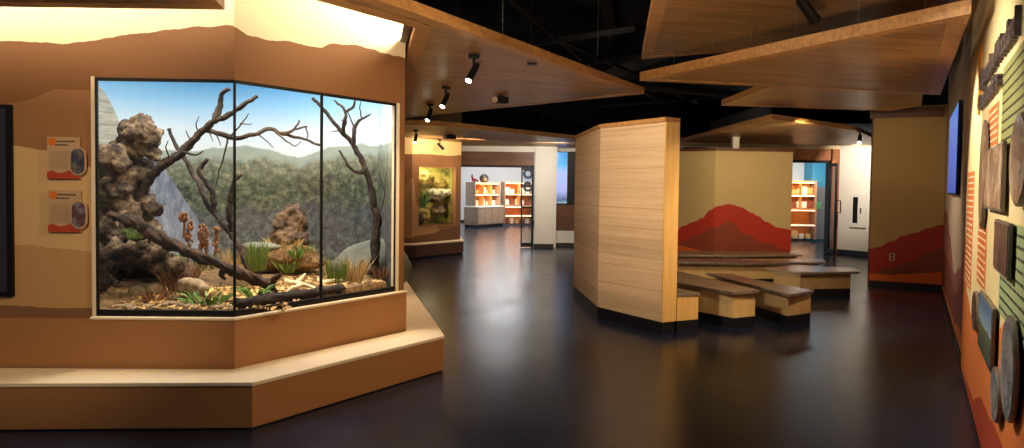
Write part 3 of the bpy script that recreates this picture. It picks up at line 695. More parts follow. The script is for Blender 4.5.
def info_sign(fr, u0, u1, z0, z1, label, photo, group=None):
    """sign proud of the wall face: faces the room on the RIGHT of travel (negative v)"""
    w, h = u1-u0, z1-z0; um = (u0+u1)/2
    t = thing('info_sign', label, 'sign', fr.p3(um, 0, z0), group)
    m = MB(); fr.box(m, u0, u1, -.022, -.012, z0, z1, bev=.002); obj('panel', m, M_signpanel, t)
    m = MB(); fr.box(m, um-.04, um+.04, -.012, 0, z0+h*.3, z1-h*.3); obj('standoff', m, M_acryl, t)
    m = MB(); m.cyl(fr.p3(u0+w*.17, -.0235, z1-h*.12), h*.095, .003, mat=Matrix.Rotation(fr.a, 4, 'Z') @ Matrix.Rotation(math.pi/2, 4, 'X'), seg=28); obj('sun_disc', m, M_orange, t)
    # landscape band along the foot
    pts = [(0, .16), (.16, .2), (.34, .13), (.55, .16), (.8, .25), (1, .3)]
    m = MB(); f0 = [fr.p3(u0, -.0235, z0)]+[fr.p3(u0+w*a, -.0235, z0+h*b) for a, b in pts]+[fr.p3(u1, -.0235, z0)]
    m.face(f0); f1 = [p+Vector((fr.n.x, fr.n.y, 0))*.0012 for p in f0]; m.face(f1[::-1])
    obj('landscape_print', m, M_redprint, t)
    m = MB()
    for k, (a, b) in enumerate(((.3, .66), (.26, .44))):   # title words
        zz = z1-h*(.105+.085*k); x = a
        while x < b+.2: 
            L = random.uniform(.05, .09); fr.box(m, u0+w*x, u0+w*min(x+L, b+.2), -.0235, -.0225, zz-h*.016, zz+h*.016); x += L+.02
    obj('title_print', m, M_ink, t); m = MB()
    for k in range(9):                                      # lines of copy
        zz = z1-h*(.36+.048*k); x = .1
        while x < .62:
            L = random.uniform(.03, .09); fr.box(m, u0+w*x, u0+w*min(x+L, .64), -.0235, -.0225, zz-h*.005, zz+h*.005); x += L+.012
    obj('copy_print', m, M_ink2, t)
    # stadium shaped photo medallion overhanging the right edge
    def stadium(cu, cz, rw, rh, v0, v1):
        mb = MB(); P = []
        for i in range(32):
            a = 2*math.pi*i/32; c, s_ = math.cos(a), math.sin(a)
            P.append((cu+rw*c, cz+(rh-rw)*(1 if s_ > 0 else -1)*(abs(s_) > 1e-6)+rw*s_))
        A = [mb.bm.verts.new(fr.p3(u, v0, z)) for u, z in P]; Bv = [mb.bm.verts.new(fr.p3(u, v1, z)) for u, z in P]
        mb.bm.faces.new(A); mb.bm.faces.new(Bv[::-1])
        for i in range(32): mb.bm.faces.new((A[i], A[(i+1) % 32], Bv[(i+1) % 32], Bv[i]))
        return mb
    cu, cz = u0+w*.97, z0+h*.42
    o = obj('medallion_rim', stadium(cu, cz, w*.24, h*.34, -.034, -.022), M_signpanel, t, label='rounded tan rim')
    obj('photo', stadium(cu, cz, w*.205, h*.305, -.0355, -.034), photo, t, label='rounded animal photograph')
    return t
def px_sign(x0, x1, y0, y1, label, photo, group=None):
    u0, z1 = LFR.hit(x0, y0); u1, z0 = LFR.hit(x1, y1); return info_sign(LFR, u0, u1, z0, z1, label, photo)
px_sign(49, 82, 137, 179, 'upper tan info sign with an orange sun disc on the wall beside the glass case', M_photo)
px_sign(50, 83, 190, 232, 'lower tan info sign with an orange sun disc on the wall beside the glass case', M_photo2)
ap = thing('access_panel', 'dark navy access door at the edge of the layered brown wall', 'access door', LFR.p3(2.5, 0, .76))
M_navy = plain('dark navy laminate', srgb(44, 42, 54), .45, var=.08)
ue, zt_ = LFR.hit(13.5, 105); _, zb_ = LFR.hit(13.5, 296)
m = MB(); LFR.box(m, ue-.95, ue, -.03, 0, zb_, zt_, bev=.004); obj('frame', m, M_metalblk, ap)
m = MB(); LFR.box(m, ue-.92, ue-.03, -.038, -.028, zb_+.03, zt_-.03, bev=.003); obj('door_leaf', m, M_navy, ap)
m = MB(); uk, zk = LFR.hit(3, 250); m.ico(LFR.p3(uk, -.06, zk), .017, 2); m.cyl(LFR.p3(uk, -.045, zk), .008, .03, mat=Matrix.Rotation(math.pi/2, 4, 'X'), seg=10); obj('knob', m, M_steel, ap, sm=True)

# ------------------------------------------------------------------ second vitrine
w1, w2 = (-2.1, 14.33), (-1.17, 15.56)
V2 = Frame(w1, (w2[0]-w1[0], w2[1]-w1[1])); V2L = (w2[0]-w1[0], w2[1]-w1[1]); V2len = math.hypot(*V2L)
s2 = 3.0
def v2(x, y): u, z = V2.hit(x, y); return (u+s2, z)
top2 = [(0, 2.2), (s2-.3, 2.16), v2(413, 154), v2(425, 154), v2(440, 155), v2(452, 156), v2(461, 155)]
bot2 = [(0, .42), (s2, .40), v2(415, 236), v2(430, 234), v2(445, 229), v2(461, 226)]
M_wall2 = mural('layered canyon mural far', srgb(228, 196, 134), [(top2, srgb(132, 90, 54)), ([(0, 1.55), (s2-.2, 1.5), v2(413, 178), v2(417, 205), v2(461, 290)], srgb(168, 126, 78)), (bot2, srgb(108, 72, 44))], 0, s2+V2len)
wa, wb = V2.hit(418, 200)[0], V2.hit(455.5, 200)[0]; wz0, wz1 = .62, 1.92
wm = MB(); L0 = (w1[0]-s2, w1[1]-.02)
wm.strip([L0, w1, w2], .1, 0, wz0); wm.strip([L0, w1, w2], .1, wz1, 3.6); wm.strip([L0, w1, V2(wa)], .1, wz0, wz1); wm.strip([V2(wb), w2], .1, wz0, wz1, s0=s2+wb)
obj('wall_back', wm, M_wall2, kind='structure')
obj('wall_far', MB().strip([w2, (-1.42, 16.95)], .1, 0, 3.6), M_cream, kind='structure')
p2t = thing('display_plinth', 'low brown step with a cream edge round the foot of the far diorama window', 'plinth', (-1.9, 14.1, 0))
o2 = [(-5, 13.9), (-1.97, 14.0), (-1.07, 15.2), (-1.3, 16.9)]; i2 = [(-1.45, 16.9), (-1.18, 15.53), (-2.09, 14.31), (-5, 14.28)]
obj('riser', MB().prism(o2+i2, .03, .27), plain('brown plinth', srgb(104, 68, 46), .7, var=.05), p2t); obj('tread', MB().prism(inset(o2, -.01)+i2, .27, .295), M_plinthtop, p2t); obj('toe_kick', MB().prism(inset(o2, .03)+i2, 0, .03), M_basebrd, p2t)
c2 = thing('diorama_case', 'small far diorama window filled with a green and yellow forest floor scene', 'display case', V2.p3((wa+wb)/2, .1, .62))
m = MB(); V2.box(m, wa, wb, .03, .036, wz0, wz1); obj('glass_pane', m, M_glass, c2)
m = MB()
for a, b, z0, z1 in ((wa, wa+.02, wz0, wz1), (wb-.02, wb, wz0, wz1), (wa, wb, wz0, wz0+.02), (wa, wb, wz1-.02, wz1)): V2.box(m, a, b, -.01, .05, z0, z1)
obj('frame', m, M_plinth, c2)
M_forest = mottled('painted forest backdrop', [srgb(40, 52, 30), srgb(112, 122, 56), srgb(190, 176, 90), srgb(226, 210, 130)], 5, 8, .8, .1, .01)
m = MB(); bl2 = smooth([V2(wa-.12, .1), V2(wa-.1, .5), V2((wa+wb)/2, .75), V2(wb+.08, .5), V2(wb+.02, .1)], 5); m.strip([p[:2] for p in bl2], .02, wz0-.02, wz1+.15); obj('backdrop', m, M_forest, c2, label='painted green and yellow woodland backdrop')
m = MB(); m.prism([V2(wa-.1, .06), V2(wb+.04, .06), V2(wb+.05, .6), V2(wa-.08, .6)], wz0-.03, wz0+.04); obj('tray', m, M_soil, c2)
m = MB(); m.prism([V2(wa-.15, .06), V2(wb+.1, .06), V2(wb+.1, .75), V2(wa-.1, .75)], wz1+.15, wz1+.17); obj('lid', m, M_white, c2)
def v2p(x, y, v): u, z = V2.hit(x, y, v); return V2.p3(u, v, z)
M_mossrock = mottled('mossy yellow rock', [srgb(84, 70, 34), srgb(160, 140, 66), srgb(210, 186, 96)], 7, 7, .9, .5, .03)
M_white_rock = mottled('pale limestone ledge', [srgb(150, 150, 120), srgb(214, 212, 180), srgb(240, 236, 214)], 7, 7, .9, .4, .03)
def rk(x, y, v, r, sc, mat, label): rockmesh('rock', [(v2p(x, y, v), r, sc)], mat, .018, label, amp=.13, tex=.09)
rk(424, 180, .5, .2, (1, .9, 1), M_mossrock, 'upper left mossy yellow rock in the far diorama window')
rk(438, 184, .5, .17, (1.2, .9, .8), M_mossrock, 'yellow rock in the upper middle of the far diorama window')
rk(440, 193, .42, .17, (1.9, 1, .6), M_white_rock, 'pale rock ledge across the middle of the far diorama window')
rk(434, 199, .3, .15, (1.6, .9, .45), M_rock, 'dark rock ledge under the pale ledge in the far diorama window')
rk(424, 214, .3, .14, (1, .9, .9), M_mossrock, 'lower left yellowish rock in the far diorama window')
rk(437, 211, .35, .15, (1.1, .9, .8), M_pebble, 'tan boulder at the middle foot of the far diorama window')
rk(448, 210, .4, .17, (.9, .9, 1.2), M_log, 'reddish rock at the right foot of the far diorama window')
rk(419, 220, .2, .1, (1, .8, 1.4), M_bark, 'dark stump at the lower left corner of the far diorama window')
def tuft3(name, label, b, h, w, n, mat, cat, spread, bw, bend=.4):
    mb = MB()
    for i in range(n):
        a = random.uniform(0, 6.28); rr = random.random()*w*.3; bs = b+Vector((math.cos(a)*rr, math.sin(a)*rr, 0)); hh = h*random.uniform(.5, 1); sp = spread*hh*random.uniform(.3, 1)
        mb.blade(bs, bs+Vector((math.cos(a)*sp, math.sin(a)*sp, hh)), bw, bend)
    return obj(name, mb, mat, label=label, cat=cat, recalc=False)
tuft3('fern', 'bright green fern at the left of the far diorama window', v2p(423, 207, .2), .36, .2, 60, M_leafgrn, 'fern', .9, .03)
tuft3('fern', 'small green plant at the bottom middle of the far diorama window', v2p(437, 225, .14), .26, .1, 36, M_grass, 'fern', .5, .024)
m = MB(); m.tube([v2p(450, 168, .45), v2p(450.5, 190, .42), v2p(451, 222, .4)], [.05, .055, .06], 10, .3); obj('tree_trunk', m, M_plyedge, label='pale yellow tree trunk at the right side of the far diorama window', cat='tree trunk', sm=True)
fr2 = Frame(L0, (s2, .02))
for lab, z0, z1, ph in (('upper info sign beyond the big case, left of the far diorama window', 1.45, 2.0, M_photo), ('lower info sign beyond the big case, left of the far diorama window', .83, 1.36, M_photo)):
    uu = s2-.33; info_sign(fr2, uu-.42, uu, z0, z1, lab, ph)

# ------------------------------------------------------------------ partition and benches
pr = [(.88, 9.61), (1.01, 7.91), (1.57, 7.02)]
px_ = thing('partition_screen', 'freestanding angled plywood partition with a wooden cap and black base', 'partition', (1.1, 8, 0))
E0 = (1.72, 7.10)   # end face right corner (thickness ~.12)
thk = .175
obj('face_panel', MB().strip(pr, thk, .12, 2.19), [M_ply], px_, label='pale horizontally grained plywood face')
ef = Frame(pr[2], (E0[0]-pr[2][0], E0[1]-pr[2][1]))
m = MB(); ef.box(m, -.004, thk+.004, -.004, .02, .12, 2.19); obj('end_panel', m, M_plyedge, px_, label='amber plywood end')
obj('base', MB().strip(pr, thk, 0, .12), M_basebrd, px_, label='black base')
obj('cap', MB().strip([(.865, 9.7), (.99, 7.905), (1.55, 6.99)], thk+.04, 2.19, 2.235), M_fascia, px_, bev=.003)
def bench(name, label, foot, top, zt, mats=(M_benchbox, M_benchtop), zk=.115):
    c = Vector((sum(p[0] for p in foot)/len(foot), sum(p[1] for p in foot)/len(foot), 0))
    t = thing(name, label, 'bench', c)
    obj('toe_kick', MB().prism(foot, 0, zk), M_basebrd, t); obj('box', MB().prism(foot, zk, zt-.034), mats[0], t)
    obj('top', MB().prism(top, zt-.034, zt), mats[1], t, bev=.004)
    return t
bench('bench', 'short bench end block joined to the end of the plywood partition', [(1.745, 7.13), (2.0, 7.25), (1.58, 7.95), (1.33, 7.80)], [(1.745, 7.125), (2.02, 7.245), (1.62, 8.0), (1.33, 7.81)], .40, (M_plyedge, M_benchtop))
At = [(2.375, 7.26), (2.715, 7.43), (2.24, 9.05), (2.10, 9.05), (1.92, 8.0)]
bench('bench', 'tan wedge bench nearest the partition with a grey wood top', [(2.12, 7.72), (2.41, 7.33), (2.69, 7.48), (2.23, 8.95), (2.12, 8.95), (1.98, 8.1)], At, .41)
Bt = [(3.03, 7.40), (3.44, 7.72), (3.25, 8.3), (3.1, 8.6), (2.98, 9.22), (2.64, 9.24)]
bench('bench', 'tan wedge bench in the middle, its grey top twisting back towards the partition', [(2.72, 8.95), (3.06, 7.50), (3.41, 7.73), (3.2, 8.3), (3.05, 8.6), (2.95, 9.1), (2.74, 9.1)], Bt, .37)
bench('bench', 'tan bench standing alone on the right with a flat grey top', [(3.82, 9.9), (4.06, 9.56), (4.85, 9.72), (4.95, 10.0), (4.3, 10.3)], [(3.70, 9.93), (4.0, 9.45), (4.92, 9.62), (5.05, 10.05), (4.3, 10.4)], .37)
bench('long_bench', 'long low tan bench behind the wedge benches', [(2.4, 10.6), (3.6, 10.56), (4.9, 10.88), (5.0, 11.2), (3.6, 11.0), (2.4, 11.0)], [(2.3, 10.5), (3.58, 10.46), (4.97, 10.76), (5.15, 11.25), (3.6, 11.08), (2.3, 11.08)], .38)
bench('long_bench', 'rearmost long bench with a dark top under the red mountain mural', [(2.6, 11.7), (3.7, 11.75), (5.05, 12.05), (5.15, 12.45), (3.7, 12.35), (2.6, 12.3)], [(2.5, 11.6), (3.7, 11.65), (5.12, 11.97), (5.27, 12.5), (3.7, 12.42), (2.5, 12.35)], .38)

# ------------------------------------------------------------------ mural wall behind the benches
mw = [(2.9, 13.15), (3.73, 12.58), (5.2, 12.7)]
MW1 = Frame(mw[0], (mw[1][0]-mw[0][0], mw[1][1]-mw[0][1])); MW2 = Frame(mw[1], (mw[2][0]-mw[1][0], mw[2][1]-mw[1][1])); sm1 = math.dist(mw[0], mw[1]); sm2 = sm1+math.dist(mw[1], mw[2])
def m1(x, y): return MW1.hit(x, y)
def m2(x, y): u, z = MW2.hit(x, y); return (u+sm1, z)
red = [m1(677, 230), m1(683, 226), m1(694, 222), m1(702, 218), m1(710, 210), m2(718, 206), m2(730, 204), m2(741, 207), m2(752, 213), m2(758, 216), m2(766, 222), m2(779, 228), m2(794, 230)]
brn = [m1(677, 244), m1(695, 236), m1(712, 228), m2(730, 222), m2(745, 234), m2(765, 243), m2(794, 252)]
org = [m1(677, 245), m1(695, 249), m1(712, 253), (sm2, .2)]
M_must = srgb(176, 154, 108)
M_mural = mural('red mountain mural', M_must, [(red, srgb(158, 36, 18)), (brn, srgb(120, 48, 24)), (org, srgb(186, 82, 28))], 0, sm2, ztop=2.6)
obj('wall_mural', MB().strip(mw, .12, 0, 2.215), M_mural, kind='structure')
obj('trim_3', MB().strip([(mw[0][0]-.02, mw[0][1]-.04), (mw[1][0], mw[1][1]-.04), (mw[2][0]+.03, mw[2][1]-.03)], .2, 2.215, 2.26), M_darkwood, kind='structure')
m = MB(); mp_ = aty(735, 149, 13.1); m.box((mp_.x, 13.1, 2.05), (.12, .12, .9)); m.box((mp_.x, 13.1, 2.56), (.18, .18, .12)); m.box((mp_.x, 13.1, .8), (.12, .12, 1.6))
obj('support_post', m, M_white, label='white square post rising just behind the red mountain mural wall', cat='post')

# end wall with the second mural
ew = [(5.72, 10.87), (6.62, 10.46)]
EW = Frame(ew[0], (ew[1][0]-ew[0][0], ew[1][1]-ew[0][1])); se = math.dist(*ew)
h_ = EW.hit
M_mural2 = mural('red hill mural', srgb(160, 130, 80), [([h_(869, 249), h_(878, 247), h_(893, 241), h_(902, 236), h_(915, 233), h_(928, 228), h_(942, 225)], srgb(140, 32, 18)), ([h_(869, 273), h_(890, 268), h_(910, 262), h_(928, 252), h_(942, 248)], srgb(110, 48, 28)), ([h_(869, 273), h_(888, 275), h_(905, 274), h_(925, 273), h_(942, 272)], srgb(192, 84, 24))], 0, se, ztop=3)
obj('wall_end', MB().strip(ew, .5, 0, 2.84), M_mural2, kind='structure')
obj('baseboard_end', MB().strip([EW(-.012, -.012), EW(se, -.012)], .03, 0, .085), M_basebrd, kind='structure')
m = MB(); EW.box(m, -.05, .95, -.03, .12, 2.66, 2.80); obj('beam', m, M_darkwood, label='dark wooden beam across the top of the red hill mural wall', cat='beam')
ou = thing('wall_outlet', 'white power outlet low on the red hill mural', 'outlet', EW.p3(EW.hit(892, 257)[0], 0, .35))
uo, zo = EW.hit(892, 257)
m = MB(); EW.box(m, uo-.04, uo+.04, -.008, 0, zo-.06, zo+.06, bev=.003); obj('cover_plate', m, plain('beige plate', srgb(178, 130, 110), .5), ou)
for k in (-1, 1):
    m = MB(); EW.box(m, uo-.017, uo+.017, -.011, -.007, zo+k*.026-.015, zo+k*.026+.015); obj('socket', m, M_metalblk, ou)

# ------------------------------------------------------------------ far walls and the two doorways
# left doorway (double glass door, one leaf open)
D1 = 16.95
def fbox(mb, x0, x1, y0, y1, z0, z1, bev=0): return mb.box(((x0+x1)/2, (y0+y1)/2, (z0+z1)/2), (x1-x0, y1-y0, z1-z0), bev=bev)
m = MB(); fbox(m, -1.42, .535, D1, D1+.2, 2.03, 2.37); obj('wall_header', m, M_darkwood, kind='structure')
m = MB(); fbox(m, -1.42, .56, D1, D1+.2, 2.37, 2.7); fbox(m, .56, 1.02, D1-.05, D1+.25, 0, 2.7); fbox(m, -6.8, -1.3, 17.2, 17.3, 0, 2.7); obj('wall_entrance', m, M_white, kind='structure')
m = MB(); fbox(m, 1.02, 1.10, D1+.02, 17.5, 0, 2.7); fbox(m, 1.02, 3.6, 17.5, 17.6, 0, .38); fbox(m, 1.02, 3.6, 17.5, 17.6, 2.42, 2.7); fbox(m, 2.0, 3.6, 17.5, 17.6, .38, 2.42); obj('wall_recess', m, M_white, kind='structure')
m = MB(); fbox(m, 1.05, 2.0, 17.46, 17.5, .39, 1.06); obj('trim_4', m, M_darkwood, kind='structure')
m = MB(); fbox(m, 1.02, 2.2, 17.3, 17.5, 0, .40); obj('trim_5', m, M_white, kind='structure')
m = MB(); fbox(m, .54, 1.04, D1-.075, D1-.04, 0, .1); fbox(m, 1.0, 2.2, 17.28, 17.3, 0, .1); obj('baseboard_back', m, M_basebrd, kind='structure')
m = MB()
fbox(m, -1.40, -1.345, D1-.02, D1+.12, 0, 2.03); fbox(m, .48, .535, D1-.02, D1+.12, 0, 2.03); fbox(m, -1.4, .535, D1-.02, D1+.12, 1.985, 2.035)
d1 = obj('door_1', m, M_metalblk, kind='structure')
lf = Frame((.222, 16.9), (.31, .06))
def glassleaf(parent, fr, w, z1, letters=False):
    m = MB()
    for a, b, z0, zz in ((0, .03, .02, z1), (w-.03, w, .02, z1), (0, w, .02, .12), (0, w, z1-.06, z1)): fr.box(m, a, b, -.02, .02, z0, zz)
    obj('leaf_frame', m, M_metalblk, parent)
    m = MB(); fr.box(m, .05, w-.05, -.004, .004, .12, z1-.06); obj('glass_pane', m, M_glassdoor, parent)
    m = MB(); fr.box(m, .02, w-.02, -.045, -.03, .98, 1.02); fr.box(m, .05, .07, -.045, -.005, .98, 1.02); fr.box(m, w-.07, w-.05, -.045, -.005, .98, 1.02); obj('push_bar', m, M_metalblk, parent)
glassleaf(d1, lf, .30, 1.98)
def text_obj(name, body, size, matrix, mat, parent=None, ext=.002, align='LEFT', bold=0, label=None, cat=None, group=None):
    cu = bpy.data.curves.new(name, 'FONT'); cu.body = body; cu.size = size; cu.extrude = ext; cu.align_x = align; cu.offset = bold
    tmp = bpy.data.objects.new(name, cu); COL.objects.link(tmp)
    dg = bpy.context.evaluated_depsgraph_get(); me = bpy.data.meshes.new_from_object(tmp.evaluated_get(dg))
    bpy.data.objects.remove(tmp); bpy.data.curves.remove(cu)
    me.transform(matrix); mb = MB(); mb.bm.from_mesh(me); bpy.data.meshes.remove(me)
    return obj(name, mb, mat, parent, label=label, cat=cat, group=group, recalc=False)
def wall_matrix(p, right, nrm):
    X = Vector(right).normalized(); Zv = Vector(nrm).normalized(); Yv = Vector((0, 0, 1))
    return Matrix(((X.x, Yv.x, Zv.x, p[0]), (X.y, Yv.y, Zv.y, p[1]), (X.z, Yv.z, Zv.z, p[2]), (0, 0, 0, 1)))
M_navyink = plain('dark blue vinyl lettering', srgb(30, 48, 72), .5)
rgt = (lf.d.x, lf.d.y, 0); nr = (lf.d.y, -lf.d.x, 0)
text_obj('lettering', 'o', .5, wall_matrix(lf.p3(.03, -.006, 1.72), rgt, nr), M_navyink, d1, bold=.012, label='dark blue vinyl letter')
text_obj('lettering', 'e', .5, wall_matrix(lf.p3(.03, -.006, 1.40), rgt, nr), M_navyink, d1, bold=.012, label='dark blue vinyl letter')
# lit video screen in the recess
def screen_mat(name, strength, kind):
    m, nt, b = new_mat(name)
    tc = N(nt, 'ShaderNodeTexCoord'); sp = N(nt, 'ShaderNodeSeparateXYZ'); nt.links.new(tc.outputs['Generated'], sp.inputs[0])
    cr = N(nt, 'ShaderNodeValToRGB'); el = cr.color_ramp.elements
    st = ([(0, srgb(170, 200, 214)), (.12, srgb(60, 84, 110)), (.3, srgb(150, 156, 206)), (.68, srgb(150, 170, 214)), (.8, srgb(80, 160, 210)), (1, srgb(40, 130, 190))] if kind == 0
          else [(0, srgb(44, 84, 180)), (.5, srgb(70, 112, 206)), (1, srgb(96, 140, 220))])
    while len(el) < len(st): el.new(.5)
    for e, (p, c) in zip(el, st): e.position = p
    for e, (p, c) in zip(list(el), st): e.color = c
    no = N(nt, 'ShaderNodeTexNoise'); no.inputs['Scale'].default_value = 6; nt.links.new(tc.outputs['Generated'], no.inputs['Vector'])
    ad = N(nt, 'ShaderNodeMath', operation='MULTIPLY_ADD'); ad.inputs[1].default_value = .12; nt.links.new(no.outputs['Fac'], ad.inputs[0]); nt.links.new(sp.outputs['Z'], ad.inputs[2])
    nt.links.new(ad.outputs[0], cr.inputs[0]); nt.links.new(cr.outputs[0], b.inputs['Emission Color']); b.inputs['Emission Strength'].default_value = strength
    b.inputs['Base Color'].default_value = (.01, .01, .012, 1); b.inputs['Roughness'].default_value = .2
    return m
vs = thing('video_screen', 'tall lit blue video screen set in the recess right of the open glass door', 'screen', (1.25, 17.48, 1.06))
m = MB(); fbox(m, 1.03, 2.0, 17.46, 17.5, 1.06, 2.42); obj('bezel', m, M_metalblk, vs)
m = MB(); fbox(m, 1.06, 1.40, 17.45, 17.46, 1.10, 2.40); obj('display', m, screen_mat('blue video', 1.5, 0), vs)

# right doorway
D2 = 16.3
m = MB(); fbox(m, 2.6, 7.85, D2-.02, D2+.15, 2.5, 2.66); obj('wall_upper', m, M_cream, kind='structure')
m = MB(); fbox(m, 4.9, 6.62, D2, D2+.15, 0, 2.5); fbox(m, 6.62, 7.62, D2, D2+.15, 2.23, 2.5); fbox(m, 7.58, 7.82, D2, D2+.15, 0, 2.5); obj('wall_wood', m, M_redwood, kind='structure')
wwl = [(7.78, 16.28), (8.75, 14.8)]
WW = Frame(wwl[0], (wwl[1][0]-wwl[0][0], wwl[1][1]-wwl[0][1]))
obj('wall_white', MB().strip([wwl[0], wwl[1]], .12, 0, 2.8), M_white, kind='structure')
obj('baseboard_white', MB().strip([WW(0, -.015), WW(1.7, -.015)], .03, 0, .12), plain('blue black baseboard', srgb(34, 44, 62), .5), kind='structure')
m = MB()
for a, b, z0, z1 in ((6.6, 6.66, 0, 2.23), (7.54, 7.6, 0, 2.23), (6.6, 7.6, 2.17, 2.23)): fbox(m, a, b, D2-.02, D2+.17, z0, z1)
d2 = obj('door_2', m, M_metalblk, kind='structure')
lf2 = Frame((7.52, 15.85), (.04, .45))
m = MB()
for a, b, z0, z1 in ((0, .05, .02, 2.15), (.40, .45, .02, 2.15), (0, .45, .02, .14), (0, .45, 2.08, 2.15)): lf2.box(m, a, b, -.02, .02, z0, z1)
obj('leaf_frame', m, M_metalblk, d2)
m = MB(); lf2.box(m, .05, .4, -.004, .004, .14, 2.08); obj('glass_pane', m, M_glassdoor, d2)
m = MB(); m.tube([(7.58, 15.95, 1.0), (7.66, 15.93, 1.0), (7.66, 15.93, 1.28), (7.58, 15.95, 1.28)], .014, 8); obj('pull_handle', m, M_metalblk, d2)
fc = thing('extinguisher_cabinet', 'white recessed fire extinguisher cabinet on the white wall beside the right doorway', 'cabinet', WW.p3(.8, 0, .7))
ca, cz1 = WW.hit(851, 193); cb, cz0 = WW.hit(866, 228)
m = MB(); WW.box(m, ca, cb, -.03, 0, cz0, cz1, bev=.004); obj('frame', m, M_white, fc)
m = MB(); ga, gz1_ = WW.hit(854, 197); gb, gz0_ = WW.hit(858, 223); WW.box(m, ga, gb, -.036, -.028, gz0_, gz1_); obj('window', m, M_metalblk, fc, label='narrow dark window strip')
m = MB(); WW.box(m, gb+.06, gb+.09, -.05, -.03, (cz0+cz1)/2-.06, (cz0+cz1)/2+.06, bev=.003); obj('latch', m, M_steel, fc)

# ------------------------------------------------------------------ shop beyond the left doorway
M_shopwall = plain('white shop wall', srgb(216, 220, 224), .8, var=.02)
m = MB(); fbox(m, -2.4, 4.4, 17.7, 28.6, 3.8, 3.9); obj('ceiling_shop', m, M_shopwall, kind='structure')
m = MB(); fbox(m, -2.5, 4.4, 17.62, 17.7, 2.6, 4.39); fbox(m, -2.55, 4.4, 17.6, 17.63, 2.69, 4.39); obj('wall_bulkhead', m, M_black, kind='structure')
m = MB(); fbox(m, 4.3, 4.4, 17.6, 28.6, 0, 3.8); fbox(m, -7, 4, 28.6, 28.7, 0, 3.8); fbox(m, -2.5, -2.4, 17.3, 28.6, 0, 3.8); obj('wall_shop', m, M_shopwall, kind='structure')
m = MB(); fbox(m, -2.4, 3.9, 28.57, 28.6, 0, .1); fbox(m, -2.4, -2.38, 17.3, 28.6, 0, .1); obj('baseboard_shop', m, M_basebrd, kind='structure')
M_lam = wood('grey brown laminate', srgb(138, 112, 92), srgb(168, 142, 120), sx=1.5, sy=14, rough=.5)
M_shelfwood = wood('honey maple shelving', srgb(206, 130, 66), srgb(232, 164, 96), sx=1.5, sy=14, rough=.5)
M_worktop = plain('white worktop', srgb(232, 226, 218), .4, var=.03)
SF = Frame((-1.23, 24.7), (.53, .85))
sc = thing('shop_counter', 'grey brown base cabinet with a white top in the shop beyond the open door', 'cabinet', SF.p3(.8, .3, 0))
m = MB(); SF.box(m, 0, 1.72, 0, .62, .1, .74); obj('body', m, M_lam, sc)
m = MB(); SF.box(m, .02, 1.70, .03, .6, 0, .1); obj('toe_kick', m, M_basebrd, sc)
m = MB(); SF.box(m, -.03, 1.75, -.03, .64, .74, .775); obj('top', m, M_worktop, sc)
for k in range(4):
    m = MB(); SF.box(m, .01+k*.43, .42+k*.43, -.018, 0, .12, .73, bev=.003); obj('door', m, M_lam, sc)
M_shlight = emit('shelf light strip', (1, .72, .42, 1), 14)
def shelf_unit(label, fr, u0, u1, v0, v1, z0, z1, nsh, ndiv):
    t = thing('shelf_unit', label, 'shelf', fr.p3((u0+u1)/2, (v0+v1)/2, z0))
    m = MB(); fr.box(m, u0, u1, v1-.02, v1, z0, z1); obj('back_panel', m, M_shelfwood, t)
    m = MB(); fr.box(m, u0-.03, u0, v0, v1, z0, z1+.02); obj('side_panel', m, M_lam, t)
    m = MB(); fr.box(m, u1, u1+.03, v0, v1, z0, z1+.02); obj('side_panel', m, M_lam, t)
    m = MB(); fr.box(m, u0-.03, u1+.03, v0-.01, v1, z1, z1+.03); obj('top_panel', m, M_shelfwood, t)
    for k in range(1, nsh+1):
        z = z0+(z1-z0)*k/(nsh+1); m = MB(); fr.box(m, u0, u1, v0+.02, v1-.02, z-.012, z+.012); obj('shelf', m, M_shelfwood, t)
    for k in range(1, ndiv+1):
        u = u0+(u1-u0)*k/(ndiv+1); m = MB(); fr.box(m, u-.01, u+.01, v0+.01, v1-.02, z0, z1); obj('divider', m, M_shelfwood, t)
    for k in range(nsh+1):
        z = z0+(z1-z0)*(k+1)/(nsh+1)-.02; m = MB(); fr.box(m, u0+.03, u1-.03, v0+.03, v0+.05, z-.01, z); obj('light_strip', m, M_shlight, t, label='glowing warm light strip')
    return t
shelf_unit('lit maple shelf unit standing on the grey counter in the shop', SF, 0.02, 1.62, .12, .55, .80, 1.63, 1, 2)
S2 = Frame((-.26, 26.4), (.9, .35))
shelf_unit('second lit maple shelf unit, right of the counter unit in the shop', S2, 0, 1.15, 0, .45, .80, 1.66, 1, 1)
shelf_unit('open maple display shelf under the second lit unit in the shop', S2, 0, 1.15, -.02, .5, .06, .74, 1, 0)
# merchandise
def item_set(fr, u0, u1, v, zs, n, group, label, cols, seed):
    random.seed(seed)
    for k in range(n):
        u = u0+(u1-u0)*(k+.5)/n; z = zs[k % len(zs)]; w = random.uniform(.06, .1); h = random.uniform(.12, .26)
        m = MB(); fr.box(m, u-w, u+w, v, v+.04, z, z+h, bev=.006); fr.box(m, u-w*.8, u+w*.8, v-.004, v, z+h*.12, z+h*.9)
        obj('boxed_gift', m, cols[k % len(cols)], label=label, cat='merchandise', group=group)
M_it = [plain('white gift card', srgb(240, 234, 224), .5, var=.2, scale=14), plain('cream toy', srgb(228, 196, 150), .6, var=.3, scale=10), plain('brown toy', srgb(128, 70, 44), .6, var=.4, scale=10), plain('amber gift', srgb(220, 150, 90), .6, var=.3)]
item_set(SF, .05, 1.6, .3, [.80], 7, 'gifts on the lower shelf of the counter unit', 'small boxed gift on the lower lit shelf above the grey counter', [M_it[0], M_it[1], M_it[3]], 3)
item_set(SF, .05, 1.6, .3, [1.232], 7, 'gifts on the upper shelf of the counter unit', 'small boxed gift on the upper lit shelf above the grey counter', [M_it[0], M_it[3], M_it[1]], 4)
